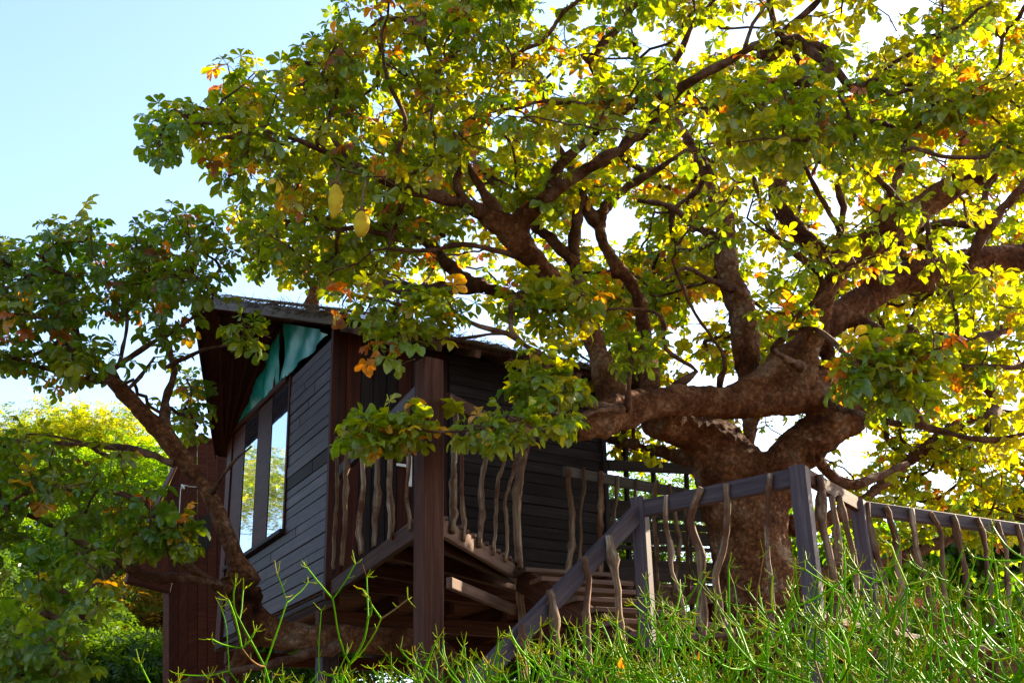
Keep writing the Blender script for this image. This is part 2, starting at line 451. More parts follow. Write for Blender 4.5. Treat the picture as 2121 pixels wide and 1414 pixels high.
winbar('sill', 1.45, .775, 3.82, .775, .05, .075, M['siding_brown'])
for b0, b1 in ((2.10, 2.63), (3.24, 3.75)):
    prism('panel', [H(.0, b0, .80), H(.0, b1, .80), H(.0, b1, 2.52), H(.0, b0, 2.52)], nu * .016, M['redwood'], win)
for b0, b1 in ((1.515, 2.095), (2.695, 3.235)):
    prism('pane', [H(-.001, b0, .802), H(-.001, b1, .802), H(-.001, b1, 2.518), H(-.001, b0, 2.518)], nu * .008, M['glass'], win)
    winbar('glazing_bar', b1 - .01, .81, b1 - .01, 2.51, .022, .026, M['postdark'])
prism('gable_trim', [H(.02, 3.81, -.2), H(.02, GW + .05, -.2), H(.02, GW + .05, 2.6), H(.02, 3.81, 2.6)], nu * .05, M['redwood'], house)
# gable infill: dark panel painted as the shade of the open gable, and the tarp in two torn pieces
ga = (1.88, 3.34)
prism('gable_shade_panel', [H(.12, -.0, WH + .01), H(.12, GW, WH + .01), H(.12, ga[0], ga[1])], u * .03, M['dark'], house)
def cloth(name, low, high, n=30, mth=18):
    lo, hi = [catmull(np.array([gv_(*p) for p in s]), .05) for s in (low, high)]
    def res(c):
        s = np.concatenate([[0], np.cumsum(np.linalg.norm(np.diff(c, axis=0), axis=1))]); t = np.linspace(0, s[-1], n)
        return np.stack([np.interp(t, s, c[:, 0]), np.interp(t, s, c[:, 1])], 1)
    lo, hi = res(lo), res(hi)
    vs = []
    for i in range(n):
        for j in range(mth):
            t = j / (mth - 1); b, zz = lo[i] * (1 - t) + hi[i] * t
            o = .05 + .045 * mnoise.noise(Vector((b * 2.5, zz * 2.5, 1))) + .02 * math.sin(9 * b + 7 * zz) + .02 * mnoise.noise(Vector((b * 9, zz * 5, 4)))
            vs.append(H(.02, b, zz) + nu * o)
    vs = np.array(vs); vs = np.vstack([vs, vs - nu * .004]) - root_loc(house)
    i = (np.arange(n - 1)[:, None] * mth + np.arange(mth - 1)[None]).ravel()
    q = np.stack([i, i + 1, i + mth + 1, i + mth], 1)
    me = mesh_np(name, vs, [q, q[:, ::-1] + n * mth], True)
    o = link(name, me, house, M['tarp']); o['label'] = 'turquoise plastic tarp stretched over the gable'
    return o
cloth('tarp', [(688, 694), (640, 740), (605, 775), (582, 800)], [(664, 682), (640, 678), (612, 673), (592, 671)])
cloth('tarp', [(578, 803), (540, 842), (515, 868), (494, 888)], [(584, 690), (566, 722), (545, 768), (530, 800)])
beam('gable_strut', H(.02, 2.08, 2.56) + nu * .03, H(.02, ga[0] + .02, ga[1] - .03) + nu * .03, .05, .04, M['soffit'], house, up=nu)

# side wall: boards upright beside the door, lying beyond it
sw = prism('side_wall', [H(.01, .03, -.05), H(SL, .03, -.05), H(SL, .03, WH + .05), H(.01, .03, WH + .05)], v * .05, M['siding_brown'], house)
def su(px, py): return float((onplane(px, py, C0, C0 + u) - C0)[:2] @ u[:2])
UD = su(930, 950)
x = .0; k = 0
ws = [.15, .17, .14, .16, .13, .17, .12, .16, .15, .14, .16, .15, .14, .16]
while x < UD - .03:
    w = min(ws[k % 14], UD - x)
    th = .018 + .012 * rng.random()
    A, B = H(x + w / 2, .03, -.06) + nv * th / 2, H(x + w / 2, .03, WH + .04) + nv * th / 2
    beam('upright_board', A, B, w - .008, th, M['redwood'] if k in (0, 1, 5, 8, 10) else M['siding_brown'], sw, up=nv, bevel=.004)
    x += w; k += 1
z = -.08; k = 0
while z < WH + .03:
    h = min([.13, .115, .125, .105, .14, .12][k % 6], WH + .05 - z)
    if h < .02: break
    th = .018 + .008 * rng.random()
    A, B = H(UD + .01, .03, z + h / 2) + nv * th / 2, H(SL, .03, z + h / 2 + (rng.random() - .5) * .006) + nv * th / 2
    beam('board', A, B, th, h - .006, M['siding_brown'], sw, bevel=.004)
    z += h; k += 1
UDo = su(878, 950)
beam('door_post', H(UDo, .03, -.05) + nv * .045, H(UDo, .03, WH - .2) + nv * .045, .05, .05, M['redwood'], house, up=nv)
beam('hinge_plate', H(su(848, 940), .03, 1.03) + nv * .04, H(su(848, 940), .03, 1.36) + nv * .04, .045, .012, M['white'], house, up=nv)
beam('latch_bar', H(su(848, 940) - .16, .03, 1.245) + nv * .04, H(su(848, 940) - .04, .03, 1.245) + nv * .04, .012, .03, M['white'], house)
beam('corner_trim', H(SL - .02, .03, -.1) + nv * .05, H(SL - .02, .03, WH) + nv * .05, .06, .03, M['siding_brown'], house, up=nv)
# the far walls, floor and what carries it
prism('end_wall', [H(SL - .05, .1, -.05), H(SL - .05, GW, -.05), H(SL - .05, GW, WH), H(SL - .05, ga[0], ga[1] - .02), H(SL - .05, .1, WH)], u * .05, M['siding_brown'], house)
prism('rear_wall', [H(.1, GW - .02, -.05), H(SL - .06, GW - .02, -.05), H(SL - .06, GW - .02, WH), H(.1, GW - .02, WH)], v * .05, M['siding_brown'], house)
for i in range(18):
    b = .06 + i * (GW - .1) / 18
    beam('floor_plank', H(.04, b + .1, -.075), H(SL - .06, b + .1, -.075), .2, .03, M['postdark'], house, bevel=.003)
for i in range(6):
    a = .12 + i * (SL - .25) / 5
    beam('joist', H(a, .02, -.17), H(a, GW, -.17), .06, .14, M['postdark'], house)
for b in (.25, 1.9, 3.6):
    beam('bearer', H(0.0, b, -.32), H(SL, b, -.32), .09, .15, M['postdark'], house)
for a, b in ((.12, .25), (.12, 3.6), (SL - .1, 3.6), (SL - .1, .25)):
    p = H(a, b, -.4); beam('stilt', V(p[0], p[1], ground_z(p[0], p[1]) - .3), p, .17, .17, M['post'] if b < 1 and a < 1 else M['postdark'], house, up=u)

# roof: prow-shaped verge, thatch held down by wire net
def line_px(P0, d, px):
    lo, hi = 0, 6
    for _ in range(50):
        m = (lo + hi) / 2
        if proj(P0 + d * m)[0] > px: lo = m
        else: hi = m
    return lo
tp = line_px(H(0, *ga), -u, 402)
Rp = H(-tp, ga[0], ga[1] + .05); Rb = H(SL + .45, ga[0], ga[1] + .05)
E0 = H(-.12, -.34, WH - .02); E1 = H(SL + .40, -.34, WH - .02)
F0 = H(-.10, GW + .32, WH - .20); F1 = H(SL + .4, GW + .32, WH - .20)
print('roof px', proj(Rp), proj(E0), proj(E1), proj(F0), 'prow', tp)
roof = prism('roof', [Rp, Rb, E1, E0], UP * .045, M['soffit'], house)
prism('roof_slope', [Rp + UP * .002, F0, F1, Rb + UP * .002], UP * .045, M['soffit'], roof)
for P, Q, nm in ((Rp, E0, 'verge_board'), (E0, E1, 'eave_board')):
    beam(nm, P + UP * .03 + nu * .012 * (nm[0] == 'v') + nv * .012 * (nm[0] == 'e'), Q + UP * .03 + nu * .012 * (nm[0] == 'v') + nv * .012 * (nm[0] == 'e'), .03, .115 if nm[0] == 'v' else .06, M['fascia'] if nm[0] == 'v' else M['postdark'], roof)
beam('verge_board', Rp + UP * .0 + nu * .012, F0 + nu * .012, .03, .09, M['soffit'], roof)
for t in (.25, .5, .75, 1.0, 1.25):           # battens below the overhang
    f = 1 - t / tp if t < tp else 0
    A = H(-tp * f * .9 - .02, ga[0] + .05, ga[1] - .005); B = H(-.05 * f, GW + .25, WH - .17)
    beam('batten', A, B, .045, .04, M['soffit'], roof)
for i in range(9):                             # rafter tails under the eave
    a = .15 + i * .46
    A = H(a, .3, WH + .215); B = H(a, -.40 - .04 * (i % 2), WH - .085)
    beam('rafter_tail', A, B, .07, .085, M['deck'], roof)
# thatch sheet over both slopes: lumpy closed mat
def mat_sheet(name, A, B, C_, D, n1, n2, th):
    vs = []
    for lay in (0, 1):
        for i in range(n1):
            for j in range(n2):
                s, t = i / (n1 - 1), j / (n2 - 1)
                p = (A * (1 - s) + B * s) * (1 - t) + (D * (1 - s) + C_ * s) * t
                q = p + UP * .05
                if lay:
                    q = q + UP * (th * (.55 + .5 * mnoise.noise(Vector(p * 3.1)) + .3 * mnoise.noise(Vector(p * 11))))
                    if t > .97 or s < .03: q = q + (norm(D - A) if t > .97 else V(0, 0, 0)) * .05 * (1 + mnoise.noise(Vector(p * 9))) - UP * .03
                vs.append(q)
    vs = np.array(vs) - root_loc(roof)
    i = (np.arange(n1 - 1)[:, None] * n2 + np.arange(n2 - 1)[None]).ravel(); N = n1 * n2
    q = np.stack([i, i + 1, i + n2 + 1, i + n2], 1)
    edge = []
    for a in range(n1 - 1):
        for j in (0, n2 - 1): edge.append([a * n2 + j, (a + 1) * n2 + j, (a + 1) * n2 + j + N, a * n2 + j + N])
    for b in range(n2 - 1):
        for i_ in (0, n1 - 1): edge.append([i_ * n2 + b, i_ * n2 + b + 1, i_ * n2 + b + 1 + N, i_ * n2 + b + N])
    return link(name, mesh_np(name, vs, [q[:, ::-1], q + N, np.array(edge)], True), roof, M['thatch'])
mat_sheet('thatch', Rp, Rb, E1 + nv * .06, E0 + nv * .06, 60, 24, .10)
mat_sheet('thatch', Rp, Rb, F1, F0, 40, 20, .10)
ch = []
for i in range(1500):                          # loose straw along verge and eave
    s = rng.random()
    if i % 3: p = E0 + (E1 - E0) * s + nv * .03; d = nv * .5
    else: p = Rp + (E0 - Rp) * s; d = nu * .6
    p = p + UP * (.06 + .09 * rng.random())
    d = norm(d + (rng.random(3) - .5) * 1.6 - UP * .35); l = .05 + .12 * rng.random()
    ch.append((np.array([p, p + d * l * .6, p + d * l - UP * .02 * rng.random()]), np.array([.004, .003, .0015])))
o = tube_obj('straw_fringe', ch, M['thatch'], roof, sides=3); o['kind'] = 'stuff'
ch = []
for i in range(46):                            # wire net over the front of the thatch
    s = i / 45
    a = Rp + (E0 - Rp) * s
    ch.append((catmull([a + UP * .09 - UP * .06, a + UP * .17 + u * .15, a + UP * .19 + u * .7], .1), None))
for i in range(34):
    t = i / 33
    a = E0 + (E1 - E0) * t * .55
    ch.append((catmull([a + UP * .04 + nv * .07, a + UP * .16 + v * .1 , a + UP * .23 + v * .3 ], .1), None))
for i in range(5):
    ch.append((catmull([Rp + UP * (.08 + .022 * i) + u * .03 * i, (Rp + E0) / 2 + UP * (.08 + .022 * i) + u * .03 * i, E0 + UP * (.08 + .022 * i) + u * .03 * i, E0 * .6 + E1 * .4 + UP * (.08 + .022 * i) + v * .03 * i], .1), None))
o = tube_obj('wire_net', [(p, np.full(len(p), .0022)) for p, _ in ch], M['net'], roof, sides=3); o['kind'] = 'stuff'

# ------------------------------------------------------------------ lean-to at the back of the gable
AN = H(0, GW + 2.2, 0)                          # its front plane runs along the side-wall direction
def an(px, py, off=0.0): return onplane(px, py, AN, AN + u, off)
annex = thing('lean_to', V(AN[0] - .9, AN[1], 1.4), 'rusty red plank lean-to with slanting side behind the window wall', 'shed')
edge_l = [(905, 393), (1060, 330), (1170, 268), (1212, 268), (1222, 348), (1430, 342)]
def left_px(y): return np.interp(y, [e[0] for e in edge_l], [e[1] for e in edge_l])
xs = [268, 288, 308, 328, 348, 368, 388, 408, 428, 448, 466, 486]
nrm = norm(np.cross(u, UP)); nrm = nrm if nrm @ (CAM - AN) > 0 else -nrm
for i in range(len(xs) - 1):
    x0, x1 = xs[i] + .6, xs[i + 1] - .6
    def top(x): return max(906 + (x - 393) * .16, 905 + max(0, (393 - x)) * 2.35 if x < 393 else 0)
    yb = 1212 if x1 <= 350 else 1440
    th = .02 + .012 * rng.random()
    prism('plank', [an(x0, top(x0)), an(x1, top(x1)), an(x1, yb), an(x0, yb)], nrm * th, M['annex'], annex)
beam('top_board', an(388, 903, .03), an(486, 918, .03), .09, .035, M['deck'], annex)
beam('slant_board', an(393, 905, .04), an(266, 1172, .04), .03, .11, M['annex'], annex, up=nrm)
beam('eave_beam', an(262, 1196, .06), an(352, 1218, .06), .12, .14, M['annex'], annex)
prism('roof_panel', [an(393, 903), an(266, 1174), an(266, 1174) + v * .35, an(393, 903) + v * .35], UP * .04, M['soffit'], annex)
prism('hole_shade', [an(405, 1080, .045), an(437, 1060, .045), an(437, 1130, .045), an(405, 1154, .045)], nrm * .01, M['dark'], annex)  # dark slab on the planks, painted as the shade inside a hole
prism('rear_panel', [an(350, 1100) + v * .35, an(486, 1000) + v * .35, an(486, 1440) + v * .35, an(350, 1440) + v * .35], v * .03, M['annex'], annex)
prism('side_panel', [an(349, 1180), an(349, 1180) + v * .35, an(349, 1440) + v * .35, an(349, 1440)], u * .03, M['annex'], annex)

# ------------------------------------------------------------------ crooked sticks used as balusters
def stick(name, pts, wpx, A, B, parent, off=.07, mat=None, sides=9):
    P = [onplane(px, py, A, B, off) for px, py in pts]
    d = np.linalg.norm(np.mean(P, 0) - CAM)
    r = .8 * wpx / 2 / FPX * d
    Pl = np.asarray(P); P = catmull(P, .055)
    tl = np.concatenate([[0], np.cumsum(np.linalg.norm(np.diff(Pl, axis=0), axis=1))]); tc_ = np.concatenate([[0], np.cumsum(np.linalg.norm(np.diff(P, axis=0), axis=1))]); tc_ *= tl[-1] / tc_[-1]
    P = .5 * P + .5 * np.stack([np.interp(tc_, tl, Pl[:, a]) for a in range(3)], 1)
    n = len(P); jit = np.cumsum(rng.normal(size=(n, 3)) * .005, 0); jit -= np.linspace(0, 1, n)[:, None] * jit[-1]
    P = P + jit
    rr = r * (1.08 - .16 * np.linspace(0, 1, n) * rng.choice([-1, 1])) * (1 + .05 * np.sin(np.linspace(0, 9, n) + rng.random() * 6)) 
    kn = rng.integers(2, max(3, n - 2), 3)
    for q in kn: rr = rr * (1 + .38 * np.exp(-((np.arange(n) - q) / .8) ** 2))
    return tube_obj(name, [(P, rr)], mat or M['log'], parent, sides=sides, wob=.16)

def post(name, px, py, Z, side, parent, mat, dirv, top=None):
    """squared post whose head shows at (px, py) and stands at height Z"""
    P = atZ(px, py, Z)
    g = ground_z(P[0], P[1]) - .3
    return beam(name, V(P[0], P[1], g), P, side, side, mat, parent, up=dirv, bevel=.008), P

# ------------------------------------------------------------------ balcony by the near corner
PB = V(-.6534, 8.80, ZF)                        # deck height at the tall corner post
dl = norm(V(*(PB - C0)[:2], 0)); EB = V(-.0437, 10.9187, ZF); df = norm(EB - PB)
balc = thing('balcony', V(PB[0], PB[1], 1.4), 'timber balcony with crooked branch balusters in front of the door', 'balcony')
post_top = None
lo, hi = 0, 3
for _ in range(50):
    m_ = (lo + hi) / 2
    if proj(PB + UP * m_)[1] > 747: lo = m_
    else: hi = m_
PT = PB + UP * lo
beam('corner_post', V(PB[0], PB[1], ground_z(PB[0], PB[1]) - .3), PT, .17, .17, M['postdark'], balc, up=norm(dl + df * .25), bevel=.01)
CB = C0 + nv * .06 + u * .03
LA, LB = CB, PB + nv * 0
zl = onplane(872, 806, LA, LB)[2]
railL = beam('rail', V(CB[0], CB[1], zl) + dl * .15, V(PB[0], PB[1], zl) - dl * .02, .06, .11, M['post'], balc)
r0 = onplane(925, 828, PB, EB); r1 = onplane(1104, 913, PB, EB)
beam('rail', r0, r1, .06, .12, M['postdark'], balc)
beam('fascia', CB - UP * .095 + dl * .02, PB - UP * .095 - dl * .05, .05, .15, M['postdark'], balc)
beam('fascia', PB - UP * .085 + df * .05, EB - UP * .085, .05, .14, M['deck'], balc)
W1 = C0 + u * 2.35 + nv * .06
nP = 13
for i in range(nP):
    s = (i + .5) / nP
    a = CB + (W1 - CB) * s + nv * .02; b = PB + (EB - PB) * s
    beam('deck_plank', a - UP * .012, b - UP * .012 - df * 0, np.linalg.norm(W1 - CB) / nP * .72 + .0, .028, M['deck'], balc, bevel=.003)
for t in (.12, .38, .64, .88):
    a = CB + (PB - CB) * t; b = W1 + (EB - W1) * t
    beam('joist', a - UP * .1, b - UP * .1, .06, .13, M['postdark'], balc)
beam('brace', onplane(930, 1206, PB, EB, -.04), onplane(1064, 1262, PB, EB, -.04), .05, .09, M['deck'], balc)
for pts, w in (([(697, 905), (702, 1000), (694, 1100), (691, 1178)], 9), ([(718, 920), (716, 1020), (715, 1100), (708, 1170)], 12), ([(748, 915), (752, 1010), (746, 1080), (748, 1148)], 11),
               ([(785, 888), (783, 1020), (774, 1080), (775, 1132)], 14), ([(810, 870), (809, 1000), (812, 1060), (808, 1117)], 12), ([(846, 828), (845, 960), (838, 1030), (849, 1097)], 8)):
    stick('baluster', pts, w, LA, LB, balc, off=.05)
for pts, w in (([(945, 846), (945, 1000), (943, 1060), (936, 1102)], 14), ([(979, 862), (962, 950), (957, 1020), (962, 1080), (959, 1120)], 9), ([(1014, 880), (1008, 950), (998, 1000), (996, 1070), (992, 1133)], 11),
               ([(1043, 892), (1045, 945), (1030, 1000), (1025, 1060), (1022, 1150)], 9), ([(1082, 896), (1065, 980), (1050, 1030), (1051, 1080), (1046, 1162)], 9)):
    stick('baluster', pts, w, PB, EB, balc, off=.05)
o = stick('log_post', [(1088, 915), (1077, 975), (1068, 1050), (1069, 1120), (1073, 1200), (1080, 1300), (1085, 1450)], 21, PB, EB, balc, off=.03, sides=12)
o['label'] = 'thick peeled log post'

# ------------------------------------------------------------------ landing, stairs and walkways
ZL = 2.70
LP1, LP2, LP3 = V(.9275, 8.8537, 3.70), V(1.9324, 7.9549, 3.70), V(2.6, 8.97, 3.70)
dL = norm(LP2 - LP1)
land = thing('stair_landing', V(LP1[0], LP1[1], 1.4), 'landing between the stairs with squared posts and crooked stick railing below the trunk', 'landing')
def vpost(P, ytop, parent, mat, side, dirv, nm='post'):
    lo, hi = -1, 2
    for _ in range(50):
        m_ = (lo + hi) / 2
        if proj(P + UP * m_)[1] > ytop: lo = m_
        else: hi = m_
    return beam(nm, V(P[0], P[1], ground_z(P[0], P[1]) - .3), P + UP * lo, side, side, mat, parent, up=dirv, bevel=.008)
vpost(LP1, 1030, land, M['post'], .105, az(118)); vpost(LP2, 966, land, M['post'], .115, az(120))
beam('rail', onplane(1338, 1052, LP1, LP2), onplane(1642, 990, LP1, LP2), .06, .125, M['post'], land)
for pts, w in (([(1380, 1026), (1382, 1090), (1392, 1150), (1392, 1190), (1414, 1255), (1405, 1330)], 11), ([(1454, 1008), (1432, 1082), (1448, 1140), (1456, 1200), (1460, 1360)], 18),
               ([(1503, 1002), (1500, 1080), (1495, 1150), (1482, 1190), (1495, 1270), (1527, 1350)], 18), ([(1597, 980), (1590, 1050), (1590, 1150), (1602, 1330)], 13)):
    stick('baluster', pts, w, LP1, LP2, land, off=.05)
nL = norm(np.cross(dL, UP)); nL = nL if nL[1] > 0 else -nL
for i in range(9):
    o_ = nL * (.08 + i * .17)
    beam('deck_plank', V(LP1[0], LP1[1], ZL) - dL * .1 + o_, V(LP2[0], LP2[1], ZL) + dL * .1 + o_, .15, .035, M['deck'], land, bevel=.003)
for s in (.1, .9):
    p = LP1 + (LP2 - LP1) * s; p[2] = ZL - .09
    beam('joist', p, p + nL * 1.5, .06, .13, M['postdark'], land)
# lower stair, down to the left
ST = V(-.2343, 7.7258, 2.40)
stair = thing('lower_stair', V(ST[0], ST[1], 1.2), 'lower wooden stair with sloping grey handrail rising out of the green bush', 'stairs')
SA = onplane(1312, 1062, LP1 + V(0, 0, 0), ST); 
rA, rB = V(LP1[0], LP1[1], SA[2]) - norm(LP1 - ST) * V(1, 1, 0) * .05, ST
ext = norm(rB - rA)
beam('handrail', rA, rB + ext * .9, .06, .125, M['post'], stair)
for pts, w in (([(1262, 1108), (1270, 1160), (1281, 1220), (1287, 1350)], 16), ([(1208, 1152), (1222, 1200), (1217, 1300), (1222, 1420)], 14), ([(1140, 1222), (1150, 1280), (1160, 1420)], 18), ([(1080, 1292), (1086, 1420)], 14)):
    stick('baluster', pts, w, LP1, ST, stair, off=.06)
hs = norm(V(*(ST - LP1)[:2], 0)); ns = norm(np.cross(hs, UP)); ns = ns if ns[1] > 0 else -ns
drop = (rA[2] - ST[2]) / np.linalg.norm((rA - ST)[:2])
for sgn in (.0, .85):
    a = V(LP1[0], LP1[1], ZL - .12) + ns * sgn; L_ = 1.75
    beam('stringer', a, a + hs * L_ - UP * drop * L_, .05, .2, M['postdark'], stair)
for i in range(6):
    a = V(LP1[0], LP1[1], ZL - .05) + hs * (.16 + i * .27) - UP * drop * (.16 + i * .27)
    beam('tread', a, a + ns * .85, .25, .04, M['deck'], stair, bevel=.004)
# upper stair, from the landing to the balcony
US0, US1 = V(EB[0] + .03, EB[1] - .02, ZF - .06), V(LP1[0] + .02, LP1[1] + .05, ZL)
upst = thing('upper_stair', US1, 'short upper stair with open plank treads below the balcony end', 'stairs')
hu = norm(V(*(US0 - US1)[:2], 0)); nu2 = norm(np.cross(hu, UP)); nu2 = nu2 if nu2[1] > 0 else -nu2
for sgn in (.03, .8):
    beam('stringer', US1 + nu2 * sgn - UP * .1, US0 + nu2 * sgn - UP * .1, .05, .22, M['postdark'], upst)
for i in range(7):
    t = (i + .7) / 7.2
    a = US1 + (US0 - US1) * t - nu2 * .04
    beam('tread', a, a + nu2 * .92, .24, .04, M['deck'], upst, bevel=.004)
# walkway behind, at the level of the house floor
BA, BB = V(.4975, 11.463, 4.70), V(1.8504, 12.3645, 4.70)
db = norm(BB - BA)
back = thing('walkway', V(BA[0], BA[1], 1.4), 'walkway from the house to the trunk with a thin stick railing', 'walkway')
beam('rail', onplane(1168, 976, BA, BB), onplane(1445, 1027, BA, BB), .05, .105, M['fascia'], back)
for pts, w in (([(1178, 968), (1178, 1010), (1186, 1060), (1185, 1120), (1174, 1195)], 15), ([(1207, 970), (1210, 1010), (1202, 1060), (1200, 1150), (1197, 1200)], 8), ([(1244, 976), (1248, 1020), (1248, 1100), (1246, 1205)], 13),
               ([(1281, 984), (1278, 1040), (1273, 1100), (1270, 1215)], 9), ([(1317, 990), (1316, 1060), (1317, 1220)], 7), ([(1362, 995), (1353, 1040), (1358, 1110), (1362, 1225)], 10),
               ([(1386, 1002), (1395, 1080), (1403, 1120), (1395, 1230)], 9), ([(1420, 1010), (1422, 1080), (1428, 1230)], 9)):
    stick('baluster', pts, w, BA, BB, back, off=.05)
nb = norm(np.cross(db, UP)); nb = nb if nb[1] > 0 else -nb
BF = BA - UP * 1.0
beam('fascia', BF - UP * .1, BF + db * 2.2 - UP * .1, .05, .14, M['deck'], back)
for i in range(7):
    a = BF + nb * (.1 + i * .17); beam('deck_plank', a - UP * .02, a + db * 2.2 - UP * .02, .15, .03, M['deck'], back, bevel=.003)
for s in (.1, 1.0, 1.9):
    p = BF + db * s + nb * .1; beam('stilt', V(p[0], p[1], ground_z(p[0], p[1]) - .3), p - UP * .05, .12, .12, M['postdark'], back, up=db)
# slatted dark screen and beam between the house and the trunk
SE = H(SL + .02, .1, 0)
scr = thing('slatted_screen', V(SE[0], SE[1], 1.4), 'dark slatted timber screen between house wall and trunk', 'screen')
for y0, y1, hh in ((963, 968, .13), (1052, 1060, .20), (1085, 1090, .08), (1108, 1112, .16), (1132, 1134, .05), (1163, 1166, .07), (1182, 1186, .2), (1222, 1224, .2)):
    beam('slat', onplane(1258, y0, SE, SE + u), onplane(1500, y1 + 6, SE, SE + u), .04, hh, M['siding_brown'], scr)
for px_ in (1296, 1352, 1420):
    beam('upright', onplane(px_, 940, SE, SE + u, -.06) + UP * .1, onplane(px_, 1260, SE, SE + u, -.06) * V(1, 1, 0) + UP * 1.3, .05, .05, M['siding_brown'], scr, up=u)
# walkway to the right
right = thing('side_walkway', V(LP3[0], LP3[1], 1.4), 'walkway at the right with grey rail and crooked sticks above the green bush', 'walkway')
vpost(LP3, 1036, right, M['post'], .105, az(122))
RR = V(4.2534, 9.9829, 3.70); dr = norm(RR - LP3)
beam('rail', LP2 + norm(LP3 - LP2) * .09, LP3 - norm(LP3 - LP2) * .06, .05, .11, M['postdark'], right)
beam('rail', onplane(1786, 1052, LP3, RR), onplane(2121, 1097, LP3, RR) + dr * 1.6, .06, .105, M['post'], right)
for pts, w in (([(1698, 982), (1705, 1080), (1718, 1160), (1737, 1250), (1742, 1330)], 18), ([(1722, 1028), (1733, 1090), (1740, 1160), (1748, 1320)], 15), ([(1737, 1026), (1752, 1110), (1768, 1200), (1772, 1330)], 14)):
    stick('baluster', pts, w, LP2, LP3, right, off=.05)
for pts, w in (([(1797, 1042), (1806, 1100), (1830, 1190), (1842, 1330)], 13), ([(1836, 1050), (1856, 1110), (1862, 1200), (1882, 1330)], 14), ([(1890, 1057), (1908, 1150), (1926, 1250), (1936, 1340)], 14),
               ([(1928, 1062), (1950, 1100), (1953, 1180), (1976, 1320)], 11), ([(1975, 1067), (1990, 1130), (2006, 1200), (2010, 1320)], 13), ([(2025, 1073), (2040, 1140), (2046, 1200), (2060, 1320)], 11),
               ([(2068, 1080), (2085, 1140), (2090, 1300)], 10), ([(2108, 1084), (2122, 1140), (2126, 1300)], 10), ([(2165, 1090), (2175, 1160), (2170, 1300)], 11), ([(2220, 1098), (2222, 1160), (2235, 1300)], 11)):
    stick('baluster', pts, w, LP3, RR, right, off=.05)
nr = norm(np.cross(dr, UP)); nr = nr if nr[1] > 0 else -nr
for i in range(7):
    a = V(LP3[0], LP3[1], ZL) + nr * (.1 + i * .17); beam('deck_plank', a, a + dr * 3.6, .15, .035, M['deck'], right, bevel=.003)
for s in (.1, 1.8, 3.4):
    p = V(LP3[0], LP3[1], ZL - .05) + dr * s + nr * .5; beam('stilt', V(p[0], p[1], ground_z(p[0], p[1]) - .3), p, .12, .12, M['postdark'], right, up=dr)
# red painted rail seen low through the bush
RA = atY(1746, 1240, 11.5)
redr = thing('red_rail', V(RA[0], RA[1], 1.4), 'low red painted timber rail seen through the bush at right', 'railing')
RE = atY(1950, 1250, 11.9)
beam('rail', RA, RE, .06, .1, M['red'], redr)
beam('rail', atY(1600, 1332, 11.2), atY(1870, 1336, 11.6), .06, .1, M['red'], redr)
for q in (RA, RA + (RE - RA) * .52, RE):
    beam('post', V(q[0], q[1], ground_z(q[0], q[1]) - .2), q, .09, .09, M['red'], redr, up=norm(RE - RA))

# ------------------------------------------------------------------ trees: limbs surveyed from the photograph, twigs grown to the leaf tips
LF = .86
def limb(pts):
    P = np.array([np.append(atY(px, py, D), LF * w / 2 / FPX * np.linalg.norm(atY(px, py, D) - CAM)) for px, py, D, w in pts])
    c = catmull(P, .09)
    return c[:, :3], np.maximum(c[:, 3], .006)

